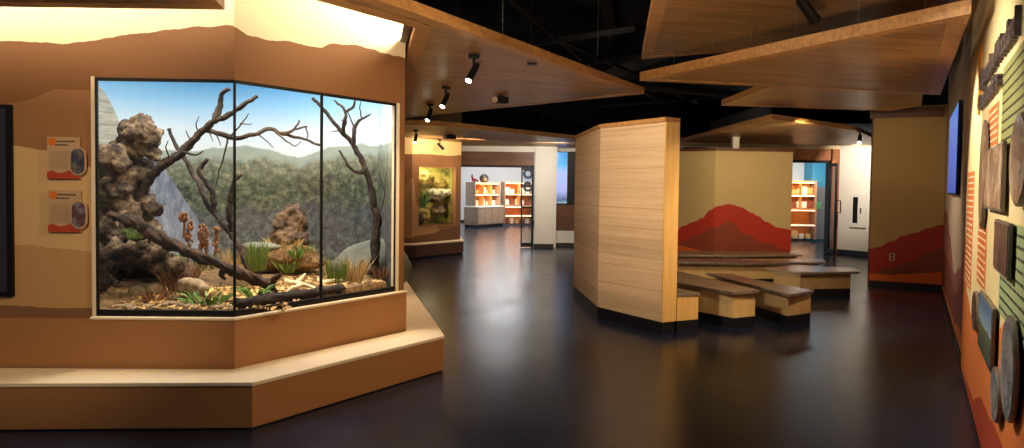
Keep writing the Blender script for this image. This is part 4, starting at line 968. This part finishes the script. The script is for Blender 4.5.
item_set(S2, .03, 1.12, .2, [.80], 5, 'gifts on the lower shelf of the second unit', 'small boxed gift on the lower shelf of the second lit shop unit', [M_it[0], M_it[2], M_it[1]], 5)
item_set(S2, .03, 1.12, .2, [1.245], 5, 'gifts on the upper shelf of the second unit', 'small boxed gift on the upper shelf of the second lit shop unit', [M_it[0], M_it[0], M_it[2]], 6)
item_set(S2, .03, 1.12, .2, [.07], 5, 'gifts on the bottom display shelf', 'small gift on the bottom shelf of the open maple display', [M_it[2], M_it[0], M_it[1]], 8)
# plush animals on top of the unit
M_plush = plain('dark brown plush', srgb(44, 38, 34), .95, var=.4, scale=18, bump=.4)
M_plush2 = plain('grey brown plush', srgb(96, 80, 68), .95, var=.3, scale=18, bump=.4)
tp = aty(484, 180, 25.2)
t = thing('plush_turkey', 'dark rounded plush bird with a fanned tail on top of the lit shelf unit', 'plush toy', (tp.x, 25.25, 1.66))
m = MB(); m.ico((tp.x, 25.3, 1.80), .17, 3, (1, .45, 1.0), .06, 8); obj('tail_fan', m, M_plush, t, sm=True)
m = MB(); m.ico((tp.x, 25.17, 1.76), .1, 3, (1, 1.2, 1), .05, 8); m.ico((tp.x, 25.05, 1.86), .045, 2); m.tube([(tp.x, 25.1, 1.78), (tp.x, 25.06, 1.85)], .035, 10); obj('body', m, M_plush2, t, sm=True)
m = MB(); m.cyl((tp.x, 24.99, 1.86), .014, .05, 'Y', 8, .001); obj('beak', m, M_orange, t)
tp = aty(473.5, 178, 25.0)
M_redplush = plain('dark red plush', srgb(96, 34, 32), .9, var=.3, scale=18)
t = thing('plush_bird', 'small dark red plush bird with a raised head left of the fanned one', 'plush toy', (tp.x, 25.0, 1.66))
m = MB(); m.ico((tp.x+.03, 25.0, 1.74), .075, 3, (1.3, .8, .9), .05, 8); m.tube([(tp.x-.02, 25, 1.76), (tp.x-.05, 25, 1.86)], [.045, .035], 10); m.ico((tp.x-.05, 25, 1.88), .042, 2); obj('body', m, M_redplush, t, sm=True)
m = MB(); m.cyl((tp.x-.05, 25, 1.935), .03, .08, seg=10, r2=.003); obj('crest', m, M_redplush, t)
m = MB(); m.tube([(tp.x+.1, 25, 1.73), (tp.x+.2, 25, 1.69)], [.04, .02], 8); obj('tail', m, M_plush, t, sm=True)

# room beyond the right doorway
m = MB(); fbox(m, 6.2, 12, 21.2, 21.3, 0, 3.6); fbox(m, 6.1, 6.2, 16.45, 21.3, 0, 3.6); obj('wall_room', m, M_shopwall, kind='structure')
m = MB(); fbox(m, 9.04, 9.5, 20.6, 21.2, 0, 3.6); obj('wall_blue', m, plain('sky blue wall', srgb(70, 158, 196), .7, var=.04), kind='structure')
m = MB(); fbox(m, 9.045, 9.45, 20.57, 20.6, .05, 1.62); obj('door_3', m, plain('grey door', srgb(130, 134, 142), .5, var=.05), kind='structure')
R2F = Frame((8.12, 20.2), (1, 0))
shelf_unit('lit maple shelf unit seen through the right doorway', R2F, 0, .86, 0, .45, .98, 1.76, 1, 1)
shelf_unit('low maple display shelf under the lit unit seen through the right doorway', R2F, 0, .86, -.05, .45, .06, .94, 1, 0)
item_set(R2F, .03, .83, .15, [.985], 5, 'gifts on the lower shelf of the right doorway unit', 'small pale gift on the lower lit shelf seen through the right doorway', [M_it[0], M_it[2], M_it[0]], 11)
item_set(R2F, .03, .83, .15, [1.385], 5, 'gifts on the upper shelf of the right doorway unit', 'small pale gift on the upper lit shelf seen through the right doorway', [M_it[0], M_it[3], M_it[1]], 12)
item_set(R2F, .03, .83, .15, [.07], 4, 'gifts on the bottom shelf of the right doorway unit', 'small gift on the bottom shelf seen through the right doorway', [M_it[0], M_it[1]], 13)
m = MB(); fbox(m, 9.08, 9.3, 20.55, 20.575, .96, 1.18, ); obj('notice', m, plain('green notice', srgb(110, 190, 130), .5, var=.05), label='square green notice on the grey door beside the right doorway shelves', cat='notice')
# ------------------------------------------------------------------ suspended oak canopies
M_rod = plain('steel hanger rod', srgb(96, 96, 100), .4, metal=.6)
def canopy(label, poly, z, th, mat, rods=(), trim=.11, rec=.006, name='ceiling_canopy'):
    """flat oak raft: boards underneath, a fascia frame round the edge"""
    a = sum(poly[i][0]*poly[(i+1) % len(poly)][1]-poly[(i+1) % len(poly)][0]*poly[i][1] for i in range(len(poly)))
    if a < 0: poly = poly[::-1]
    n = len(poly); P = [Vector(p) for p in poly]; Q = []
    for i in range(n):
        d0 = (P[i]-P[i-1]).normalized(); d1_ = (P[(i+1) % n]-P[i]).normalized()
        nn = (Vector((-d0.y, d0.x))+Vector((-d1_.y, d1_.x)))
        nn = nn.normalized() if nn.length > 1e-4 else Vector((-d0.y, d0.x))
        Q.append(P[i]+nn*min(trim/max(nn.dot(Vector((-d0.y, d0.x))), .25), trim*3))
    c = sum(P, Vector((0, 0)))/n
    t = thing(name, label, 'ceiling canopy', (c.x, c.y, z))
    mb = MB()
    for i in range(n):
        j = (i+1) % n
        lo = lambda p: (p.x, p.y, z); hi = lambda p: (p.x, p.y, z+th)
        mb.face([lo(P[i]), lo(Q[i]), lo(Q[j]), lo(P[j])]); mb.face([lo(P[i]), lo(P[j]), hi(P[j]), hi(P[i])])
        mb.face([hi(P[i]), hi(P[j]), hi(Q[j]), hi(Q[i])]); mb.face([lo(Q[i]), hi(Q[i]), hi(Q[j]), lo(Q[j])])
    bmesh.ops.remove_doubles(mb.bm, verts=mb.bm.verts, dist=1e-5)
    obj('fascia', mb, M_fascia, t)
    obj('underside', MB().prism([tuple(q) for q in Q], z+rec, z+th-.01), mat, t)
    for r in rods:
        m = MB(); m.cyl((r[0], r[1], (z+th+4.4)/2), .0022, 4.4-z-th+.02, seg=6); obj('hanger_rod', m, M_rod, t)
    return t
H1 = 2.6
canopy('broad oak slatted canopy reaching to a point over the aisle beside the big diorama case',
       [(1.52, 7.98), (-2.05, 2.03), (-2.35, 2.30), (-1.19, 4.11), (-.69, 4.80), (-.98, 6.2), (-1.10, 6.55), (-1.13, 7.2), (-2.05, 11.0), (-1.84, 11.17)], H1, .075, M_wood_can,
       [(.9, 7.4), (-.1, 5.9), (-.7, 4.9), (.2, 8.2), (-1.2, 3.8)])
canopy('narrow oak canopy end above the front glass of the big diorama case', [(-6, 3.84), (-1.62, 3.85), (-1.55, 3.45), (-1.9, 2.9), (-6, 2.6)], 2.47, .09, M_wood_can2, [(-3, 3.5)])
canopy('oak canopy over the far diorama window, running back to the open glass door', [(-1.84, 11.3), (-1.21, 11.35), (1.27, 14.1), (2.2, 16.9), (1.9, 17.25), (-1.3, 16.9), (-1.3, 15.5), (-2.2, 14.15), (-4.5, 14.0), (-4.5, 11.3)], 2.5, .08, M_wood_can2, [(-.5, 12.6), (.6, 14)])
canopy('highest oak canopy at the top of the picture, right of the black gap', [(1.40, 7.55), (.86, 4.0), (2.4, 3.2), (3.3, 4.6), (4.05, 6.1)], 2.92, .08, M_wood_can2, [(1.5, 7.0), (1.3, 5.2)])
canopy('pale edged oak canopy jutting from beside the right wall to a sharp point', [(1.23, 6.70), (2.67, 4.03), (4.6, 7.4)], 2.55, .085, M_wood_can2, [(1.5, 6.45), (1.95, 5.65), (2.15, 5.25), (2.4, 4.8), (1.75, 6.05), (2.62, 4.4), (3.9, 6.6)])
canopy('small dark oak canopy showing below the pale edged one', [(2.97, 9.8), (2.98, 7.6), (4.6, 7.7), (5.65, 9.5), (5.6, 10.2)], 2.70, .08, M_wood_can2, [(3.3, 9.2)])
canopy('low oak canopy over the benches and the red mountain mural', [(3.55, 14.2), (3.62, 9.6), (5.6, 11.2), (7.3, 13.6), (7.9, 15.0), (3.2, 14.9)], 2.5, .07, M_wood_can, [(3.9, 11), (4.2, 13)])
# dark services above
m = MB(); m.box((1.6, 12.5, 3.7), (.5, 16, .4), rz=.25); obj('ceiling_duct', m, M_duct, label='dark square ventilation duct in the black ceiling void above the partition', cat='duct')
for k, (a, b, r_, lab) in enumerate([((-.4, 4.2, 3.6), (-1.3, 16, 3.6), .05, 'dark conduit pipe above the broad pointed canopy'), ((-.9, 4.4, 3.4), (1.6, 12, 3.4), .03, 'thin diagonal conduit above the broad pointed canopy'), ((-.3, 9.8, 3.1), (6, 12.5, 3.1), .06, 'dark crosswise pipe above the partition'), ((.6, 6, 3.9), (2.6, 16, 3.9), .09, 'large dark pipe in the middle of the black ceiling void')]):
    m = MB(); m.tube([a, b], r_, 10); obj('ceiling_pipe', m, M_duct, label=lab, cat='pipe', sm=True)
m = MB()
for k in range(5): m.box((-.2+k*.9, 9+k*1.2, 3.3), (.05, 4.0, .06), rz=.9)
for k in range(2): m.box((1.5+k*.8, 11.4+k*.4, 3.36), (.05, 7, .05), rz=-.5)
obj('ceiling_grid', m, M_duct, label='dark steel strut grid hanging in the black ceiling void', cat='strut grid')

# ------------------------------------------------------------------ spotlights
M_bulb = emit('lit lamp face', (1, .86, .62, 1), 30)
def spotlight(label, x, y, z, aim, scale=.82, on=True, group=None):
    p = Vector((*atz(x, y, z), z)); s = scale
    t = thing('ceiling_spotlight', label, 'spotlight', p, group)
    m = MB(); m.cyl(p-Vector((0, 0, .012)), .058*s, .024, seg=24); obj('base_plate', m, M_metalblk, t)
    m = MB(); m.cyl(p-Vector((0, 0, .05)), .014*s, .09, seg=12); m.box(p-Vector((0, 0, .10)), (.02*s, .045*s, .06*s)); obj('stem', m, M_metalblk, t)
    d = Vector(aim).normalized(); q = d.to_track_quat('Z', 'Y').to_matrix().to_4x4(); c = p-Vector((0, 0, .13))+d*.03
    m = MB(); m.cyl(c, .036*s, .17*s, mat=q, seg=24); m.cyl(c-d*.10*s, .028*s, .05*s, mat=q, seg=24); m.cyl(c+d*.09*s, .04*s, .02*s, mat=q, seg=24); obj('head', m, M_metalblk, t)
    m = MB(); m.cyl(c+d*.1025*s, .031*s, .006, mat=q, seg=24); obj('lens', m, M_bulb if on else M_black, t)
    return c+d*.13*s, d
SP = []
SP.append(spotlight('lit black spotlight, largest of the row under the broad canopy', 474, 55, 2.6, (-.35, -.45, -.8)))
SP.append(spotlight('lit black spotlight second in the row under the broad canopy', 446, 87, 2.6, (-.3, -.5, -.85)))
SP.append(spotlight('lit black spotlight third in the row, at the back edge of the broad canopy', 430, 104, 2.6, (-.25, -.5, -.85)))
SP.append(spotlight('lit black spotlight above the left of the far diorama window', 416, 130, 2.5, (-.1, -.5, -.9)))
SP.append(spotlight('black spotlight turned to the far brown wall above its diorama window', 440, 139.5, 2.5, (.5, .4, -.5), on=False))
SP.append(spotlight('lit white faced spotlight over the white wall by the right doorway', 860, 130, 2.5, (-.3, -.5, -.6)))
SP.append(spotlight('unlit black spotlight at the top of the picture under the highest canopy', 806, -12, 2.92, (.75, .45, -.65), 1.1, on=False))
def box_sensor(label, x, y, z, w):
    p = Vector((*atz(x, y, z), z)); t = thing('ceiling_projector', label, 'projector', p)
    m = MB(); m.box(p-Vector((0, 0, .05)), (w, w*.6, .075), rz=.3, bev=.006); obj('body', m, M_metalblk, t)
    m = MB(); m.box(p-Vector((0, 0, .008)), (w*.5, w*.4, .016), rz=.3); obj('base_plate', m, M_metalblk, t)
    m = MB(); q = p+Vector((-w*.42, -w*.42, -.055)); m.cyl(q, .034, .05, 'Y', 20); obj('lens', m, plain('pale lens', srgb(196, 170, 140), .3), t)
box_sensor('small black box projector under the broad canopy', 501, 96, 2.6, .17)
box_sensor('small black box projector above the far diorama window', 450, 134.5, 2.5, .22)
p = Vector((*atz(532, 64, 2.6), 2.6)); m = MB(); m.cyl(p, .045, .012, seg=20); obj('smoke_detector', m, M_metalblk, label='small dark round fitting on the broad canopy near its fascia', cat='ceiling fitting')
p = Vector((*atz(782, 85, 2.55), 2.55)); m = MB(); m.cyl(p, .03, .02, seg=20); obj('sprinkler_head', m, M_steel, label='small bright sprinkler cap under the pale edged canopy', cat='sprinkler')
# linear cove lights over the canopy edges
M_led = emit('warm led strip', (1, .85, .64, 1), 260)
def led(label, a, b, w=.04, mat=M_led):
    a, b = Vector(a), Vector(b); d = b-a; c = (a+b)/2
    t = thing('cove_light', label, 'cove light', c)
    m = MB(); m.box(c, (d.length, w*1.4, .03), rz=math.atan2(d.y, d.x)); obj('channel', m, M_steel, t)
    m = MB(); m.box(c+Vector((0, 0, .02)), (d.length-.01, w, .012), rz=math.atan2(d.y, d.x)); obj('diffuser', m, mat, t)
led('long warm strip light lying behind the canopy edge over the front glass', (-5.5, 3.92, 2.60), (-1.75, 3.93, 2.60))
led('warm strip light lying behind the canopy edge over the angled glass', (-1.20, 4.22, 2.70), (-.74, 4.84, 2.70))
led('short bright strip light at the side of the canopy slot beside the angled glass', (-.74, 4.86, 2.70), (-.98, 6.0, 2.70))

# ------------------------------------------------------------------ right wall with the exhibit graphics
RW = Frame((2.81, 3.98), (.5075, .8616))
uN, uF = -4.5, 7.53
def hw(x, y): u, z = RW.hit(x, y); return (u-uN, z)
M_rwall = mural('dusky mural right wall', srgb(190, 172, 150), [([(0, 1.5), (1.9-uN, 1.35), (3.2-uN, .75), (4.2-uN, .6), (5.4-uN, .95), (6.6-uN, 1.25), (7.5-uN, 1.2)], srgb(150, 92, 84)), ([(0, 1.0), (2.2-uN, .75), (4-uN, .42), (5.6-uN, .62), (7.5-uN, .62)], srgb(122, 60, 44)), ([(0, .5), (3.0-uN, .2), (4-uN, .1), (7.5-uN, .1)], srgb(196, 110, 56))], 0, uF-uN)
rwm = MB(); rwm.strip([RW(uN), RW(uF)], -.15, 0, 4.0); obj('wall_right', rwm, M_rwall, kind='structure')
m = MB(); RW.box(m, 1.9, uF, 0, .012, 0, .05); obj('baseboard_right', m, M_basebrd, kind='structure')
uP = 1.95
M_panel = mural('cream exhibit mural', srgb(226, 206, 156), [([(0, 1.1), (3.0, 1.0), (4.4, .66), (5.3, .60), (6.0, .72), (uP-uN, 1.2)], srgb(214, 118, 56)), ([(0, .55), (3.4, .36), (4.4, .30), (5.2, .12), (uP-uN, .05)], srgb(168, 62, 34))], 0, uP-uN)
gp = thing('exhibit_panel', 'long cream exhibit graphic panel with orange hills along the near right wall', 'exhibit panel', RW.p3(0, 0, 0))
pm = MB(); pm.strip([RW(uN, .03), RW(uP, .03)], -.028, .03, 3.9); obj('mural_board', pm, M_panel, gp)
m = MB(); RW.box(m, uN, uP, 0, .034, 0, .03); obj('base_strip', m, M_basebrd, gp)
M_olive = plain('olive green print', srgb(146, 150, 92), .5, var=.05); M_sage = plain('sage green print', srgb(156, 176, 132), .5, var=.05); M_or2 = plain('terracotta print', srgb(220, 120, 62), .5, var=.05)
M_pale = plain('pale cream print', srgb(240, 226, 190), .6, var=.04); M_gold = plain('golden sun disc', srgb(226, 150, 30), .5, var=.05)
V0 = .031
def block(name, u0, u1, z0, z1, mat, label, inkmat, nl, skew=0):
    m = MB(); RW.box(m, u0, u1, V0-.002, V0+.001, z0, z1); b = obj(name, m, mat, gp, label=label)
    m = MB()
    for k in range(nl):
        z = z1-(z1-z0)*(k+.9)/(nl+.6); x = u1-.04
        while x > u0+.06:
            L = random.uniform(.04, .12); RW.box(m, max(x-L, u0+.04), x, V0+.001, V0+.002, z-.006, z+.006); x -= L+.02
    obj('text_lines', m, inkmat, b)
random.seed(21)
block('text_block', -.44, .12, 1.73, 1.99, M_or2, 'terracotta text block', M_pale, 6)
block('text_block', 1.12, 1.80, .78, 1.66, M_or2, 'tall terracotta text block', M_pale, 19)
block('text_block', -1.6, -.6, 1.68, 2.13, M_olive, 'olive green text block', M_ink, 9)
block('text_block', -1.9, -.76, .92, 1.37, M_sage, 'sage green text block', M_ink, 9)
block('text_block', -.7, -.05, 1.40, 1.62, M_pale, 'pale text block', M_ink, 4)
block('text_block', -.6, -.1, .66, .92, M_pale, 'small pale text block', M_ink, 4)
block('text_block', .0, .62, .92, 1.30, M_or2, 'terracotta text block under the framed photo', M_pale, 8)
M_ph_a = mottled('brown wildlife photo', [srgb(60, 42, 32), srgb(128, 94, 70), srgb(176, 146, 118), srgb(220, 206, 188)], 6, 5, .25, 0, .001)
M_ph_b = mottled('dusky wildlife photo', [srgb(26, 22, 26), srgb(70, 52, 48), srgb(112, 78, 66), srgb(140, 120, 112)], 6, 5, .25, 0, .001)
M_rim = plain('bronze grey panel edge', srgb(112, 100, 90), .4, var=.1)
M_ph_grey = mottled('grey mountain photo', [srgb(60, 62, 70), srgb(108, 110, 118), srgb(150, 150, 152), srgb(190, 188, 182)], 7, 5, .25, 0, .001)
def land_mat():
    m, nt, b = new_mat('meadow and sky photo')
    tc = N(nt, 'ShaderNodeTexCoord'); sp = N(nt, 'ShaderNodeSeparateXYZ'); nt.links.new(tc.outputs['Generated'], sp.inputs[0])
    no = N(nt, 'ShaderNodeTexNoise'); no.inputs['Scale'].default_value = 5; nt.links.new(tc.outputs['Generated'], no.inputs['Vector'])
    ad = N(nt, 'ShaderNodeMath', operation='MULTIPLY_ADD'); ad.inputs[1].default_value = .2; nt.links.new(no.outputs['Fac'], ad.inputs[0]); nt.links.new(sp.outputs['Z'], ad.inputs[2])
    cr = N(nt, 'ShaderNodeValToRGB'); el = cr.color_ramp.elements
    st = [(0, srgb(30, 40, 26)), (.35, srgb(60, 76, 44)), (.6, srgb(96, 108, 66)), (.64, srgb(150, 176, 200)), (1, srgb(90, 130, 176))]
    while len(el) < len(st): el.new(.5)
    for e, (p, c) in zip(el, st): e.position = p
    for e, (p, c) in zip(list(el), st): e.color = c
    nt.links.new(ad.outputs[0], cr.inputs[0]); nt.links.new(cr.outputs[0], b.inputs['Base Color']); b.inputs['Roughness'].default_value = .25
    return m
def framed(label, px, v, mat):
    a, b, c, e = px; v = .028
    u1, z1 = RW.hit(a, c, V0+v); u0, z0 = RW.hit(b, e, V0+v)
    z0, z1 = (z0, z1) if z1 > z0 else (z1, z0)
    t = thing('framed_photo', label, 'photo panel', RW.p3((u0+u1)/2, V0, z0))
    m = MB(); RW.box(m, u0, u1, V0+v-.014, V0+v, z0, z1); obj('panel', m, M_rim, t)
    m = MB(); RW.box(m, u0+.012, u1-.012, V0+v, V0+v+.003, z0+.012, z1-.012); obj('photo', m, mat, t)
    m = MB(); RW.box(m, u0+.1, u1-.1, V0-.005, V0+v-.015, z0+.06, z1-.06); obj('standoff', m, M_metalblk, t)
framed('framed brown photo panel standing off the cream wall below the terracotta text', (986, 1001, 151, 212), .07, M_ph_a)
framed('thick dark framed photo panel beside the sage green text', (995, 1007, 219, 281), .10, M_ph_b)
framed('framed meadow and sky photo panel low on the cream wall', (980, 990.5, 290, 375), .06, land_mat())
Rw_rot = lambda: Matrix.Rotation(RW.a, 4, 'Z') @ Matrix.Rotation(-math.pi/2, 4, 'X')
def disc(label, xl, xr, yt, yb, v, mat, th=.014):
    v = v*.3; f = V0+v
    ul, ur = RW.hit(xl, (yt+yb)/2, f)[0], RW.hit(xr, (yt+yb)/2, f)[0]; u = (ul+ur)/2; ru = abs(ul-ur)/2
    xc = (xl+xr)/2; z1, z0 = RW.hit(xc, yt, f)[1], RW.hit(xc, yb, f)[1]; z = (z0+z1)/2; rz_ = abs(z1-z0)/2
    t = thing('round_photo', label, 'photo panel', RW.p3(u, V0, z-rz_))
    S_ = Matrix.Diagonal((1, rz_/ru, 1, 1))
    m = MB(); m.cyl(RW.p3(u, V0+v-th/2, z), ru, th, mat=Rw_rot() @ S_, seg=48); obj('disc', m, M_rim, t)
    m = MB(); m.cyl(RW.p3(u, V0+v+.002, z), ru*.95, .004, mat=Rw_rot() @ S_, seg=48); obj('photo', m, mat, t)
    m = MB(); m.cyl(RW.p3(u, V0+(v-th)/2, z), ru*.4, max(v-th, .01)+.01, mat=Rw_rot(), seg=20); obj('standoff', m, M_metalblk, t)
disc('large round photo disc high at the right edge over the olive green text', 1010, 1027, 113, 207, .09, M_ph_a)
disc('large round grey photo disc low on the cream wall near the right edge', 1001, 1015, 314, 426, .10, M_ph_grey)
disc('medium round grey photo disc overlapping in front of the low large disc', 990.5, 999, 366, 424, .08, M_ph_grey)
disc('tall oval brown photo disc left of the framed brown photo', 979.5, 985, 122, 230, .08, M_ph_a)
disc('small oval dark photo disc low by the left end of the orange hills', 972, 976.5, 290, 332, .07, M_ph_b)
# raised heading with golden sun discs behind its first letters
M_letter = plain('dark bronze raised letter', srgb(84, 74, 78), .45, var=.1)
for u, z in (RW.hit(981, 62, V0), RW.hit(980, 96, V0)):
    m = MB(); m.cyl(RW.p3(u, V0+.004, z), .13, .01, mat=Rw_rot(), seg=36); obj('sun_disc', m, M_gold, gp, label='golden sun disc')
rdir = (-RW.d.x, -RW.d.y, 0); rn = (RW.n.x, RW.n.y, 0)
def heading(name, label, body, x0, y0, x1, size):
    (u0, z), u1 = RW.hit(x0, y0, V0+.03), RW.hit(x1, 50, V0+.03)[0]
    cu = bpy.data.curves.new('tmp', 'FONT'); cu.body = body; cu.size = size
    tmp = bpy.data.objects.new('tmp', cu); COL.objects.link(tmp); bpy.context.view_layer.update(); w = tmp.dimensions.x
    bpy.data.objects.remove(tmp); bpy.data.curves.remove(cu)
    mt = wall_matrix(RW.p3(u0, V0+.014, z), rdir, rn) @ Matrix.Diagonal(((u0-u1)/w, 1, 1, 1))
    return text_obj(name, body, size, mt, M_letter, None, ext=.012, bold=.004, label=label, cat='wall lettering')
heading('raised_lettering', 'upper line of dark raised heading letters on the cream panel', 'Chaparral and Woodland', 977.5, 91, 1012, .17)
heading('raised_lettering', 'lower line of dark raised heading letters on the cream panel', 'Communities', 976.5, 111, 997, .13)
# television on the right wall
tv = thing('wall_television', 'large flat blue lit television mounted on the right wall', 'television', RW.p3(4.2, 0, 1.48))
t0, t1 = RW.hit(957, 150, .043)[0], RW.hit(949, 150, .043)[0]; tvz = (RW.hit(952, 195, .07)[1], RW.hit(952, 108, .07)[1])
m = MB(); RW.box(m, t0, t1, .012, .042, *tvz, bev=.006); obj('bezel', m, M_metalblk, tv)
m = MB(); RW.box(m, t0+.02, t1-.02, .042, .045, tvz[0]+.02, tvz[1]-.02); obj('display', m, screen_mat('blue idle screen', .9, 1), tv)
m = MB(); RW.box(m, t0+.4, t1-.4, 0, .014, tvz[0]+.2, tvz[1]-.2); obj('wall_mount', m, M_metalblk, tv)

# ------------------------------------------------------------------ lights
W = bpy.data.worlds.new('world'); S.world = W; W.use_nodes = True
W.node_tree.nodes['Background'].inputs[0].default_value = (.10, .11, .14, 1); W.node_tree.nodes['Background'].inputs[1].default_value = 1.0
# diorama: cool white lamps under the lid
NEU = (1, .93, .82)
light('diorama_lamp', 'AREA', (-2.5, 5.3, 2.82), (-2.5, 5.6, .6), 34, (.96, .97, 1), 1.6, .9)
light('diorama_lamp', 'AREA', (-1.75, 6.0, 2.82), (-1.85, 6.2, .6), 36, (.96, .97, 1), 1.1, .9)
light('diorama_spot', 'SPOT', (-1.75, 5.0, 2.75), (-2.3, 5.9, .5), 170, (1, .82, .58), .06, spot=75)
light('diorama_spot', 'SPOT', (-1.35, 5.5, 2.75), (-1.75, 5.8, .5), 130, (1, .82, .58), .06, spot=75)
light('diorama_spot', 'SPOT', (-2.5, 4.75, 2.75), (-2.65, 5.2, 1.2), 110, (1, .84, .6), .06, spot=80)
# spotlights that are seen lit
for (p, d), e in zip(SP[:4], (70, 60, 60, 60)): light('spot_beam', 'SPOT', p, p+d, e, (1, .74, .46), .03, spot=70)
light('spot_beam', 'SPOT', SP[4][0], SP[4][0]+SP[4][1], 30, (1, .74, .46), .03, spot=90)
# wall washers over the far window and the white wall
light('washer', 'AREA', (-1.2, 14.2, 2.46), V2.p3(.7, 0, 2.2), 26, WARM, 1.4, .1)
light('far_window_lamp', 'AREA', V2.p3((wa+wb)/2, .4, 1.98), V2.p3((wa+wb)/2, .45, .6), 15, (1, .86, .58), .7, .4)
light('white_wall_spot', 'SPOT', (7.3, 14.6, 2.45), (8.1, 15.7, 1.9), 210, (1, .88, .72), .05, spot=85)
# canopy mounted heads outside the frame that light the step, the partition and the exhibit wall
light('spot_head', 'SPOT', (1.3, 3.2, 2.85), (-1.2, 4.9, .4), 210, (1, .76, .48), .05, spot=80)
light('spot_head', 'SPOT', (-2.2, 2.0, 2.5), (-2.9, 4.4, 1.35), 130, (1, .76, .48), .05, spot=58)
light('spot_head', 'SPOT', (-.2, 5.8, 2.5), (1.2, 7.7, 1.1), 185, (1, .86, .68), .08, spot=80)
light('spot_head', 'SPOT', (2.6, 5.2, 2.5), (1.9, 7.2, 1.0), 130, (1, .78, .5), .05, spot=50)
light('spot_head', 'SPOT', (3.0, 6.0, 2.5), (2.6, 8.0, .3), 170, (1, .76, .46), .05, spot=80)
light('spot_head', 'SPOT', (3.3, 8.3, 2.62), (3.4, 11.0, .3), 170, (1, .78, .5), .05, spot=80)
light('spot_head', 'SPOT', (4.2, 9.75, 2.44), (4.3, 12.4, 1.2), 215, (1, .74, .42), .05, spot=85)
light('spot_head', 'SPOT', (4.6, 8.4, 2.60), (6.1, 10.6, 1.2), 60, (1, .74, .42), .05, spot=75)
light('exhibit_spot', 'SPOT', RW.p3(-.7, 1.5, 2.5), RW.p3(-.3, 0, 1.3), 220, (1, .86, .64), .04, spot=95)
light('exhibit_spot', 'SPOT', RW.p3(1.2, .8, 2.5), RW.p3(1.2, 0, 1.75), 110, (1, .88, .66), .04, spot=75)
light('exhibit_spot', 'SPOT', RW.p3(1.0, .35, 3.6), RW.p3(1.2, 0, 2.9), 60, (1, .88, .66), .04, spot=80)
light('wall_spot', 'SPOT', RW.p3(4.4, 1.3, 2.48), RW.p3(4.4, 0, .9), 95, (1, .8, .6), .05, spot=90)
# unseen lamps added low down to stand in for bounce on canopy undersides
light('bounce_fill', 'SPOT', (-.8, -.6, .25), (.6, 5.6, 3.0), 900, WARM, .3, spot=52)
light('bounce_fill', 'SPOT', (1.2, -.6, .25), (2.6, 4.8, 2.75), 480, WARM, .3, spot=62)
light('bounce_fill', 'SPOT', (2.1, 9.5, .5), (4.5, 9.6, 2.5), 50, WARM, .2, spot=120)
light('bounce_fill', 'SPOT', (-.3, 8.5, .25), (-.5, 13.5, 2.5), 110, WARM, .2, spot=70)
# shop rooms: daylight white ceilings
light('shop_light', 'AREA', (-.6, 24.5, 3.2), (-.6, 24.5, 0), 105, (.94, .97, 1), 1.2, 1.2)
light('shop_light', 'AREA', (.6, 24.5, 3.2), (.6, 24.5, 0), 105, (.94, .97, 1), 1.2, 1.2)
light('shop_light', 'AREA', (.2, 20.0, 3.6), (.2, 20, 0), 70, (.94, .97, 1), 2, 2)
light('shop_light', 'AREA', (-.6, 27.4, 3.7), (-.6, 27.6, 0), 40, (.94, .97, 1), 3, 2)
light('room_light', 'AREA', (8.4, 18.6, 3.4), (8.4, 18.8, 0), 110, (.94, .97, 1), 2.5, 2.5)
for u in (.8,): light('shelf_lamp', 'AREA', SF.p3(u, -.25, 1.75), SF.p3(u, .4, 1.0), 24, (1, .72, .42), 1.2, .1)
light('shelf_lamp', 'AREA', S2.p3(.57, -.3, 1.75), S2.p3(.57, .3, 1.0), 18, (1, .72, .42), 1.0, .1)
light('shelf_lamp', 'AREA', R2F.p3(.43, -.4, 1.85), R2F.p3(.43, .3, 1.0), 16, (1, .72, .42), .8, .1)
light('entrance_light', 'AREA', (.9, 15.2, 2.48), (.9, 16.9, 1.0), 55, (1, .93, .82), .6, .2)

vs_ = S.view_settings; vs_.view_transform = 'Standard'; vs_.look = 'None'; vs_.exposure = 0; vs_.gamma = 1; vs_.use_curve_mapping = False
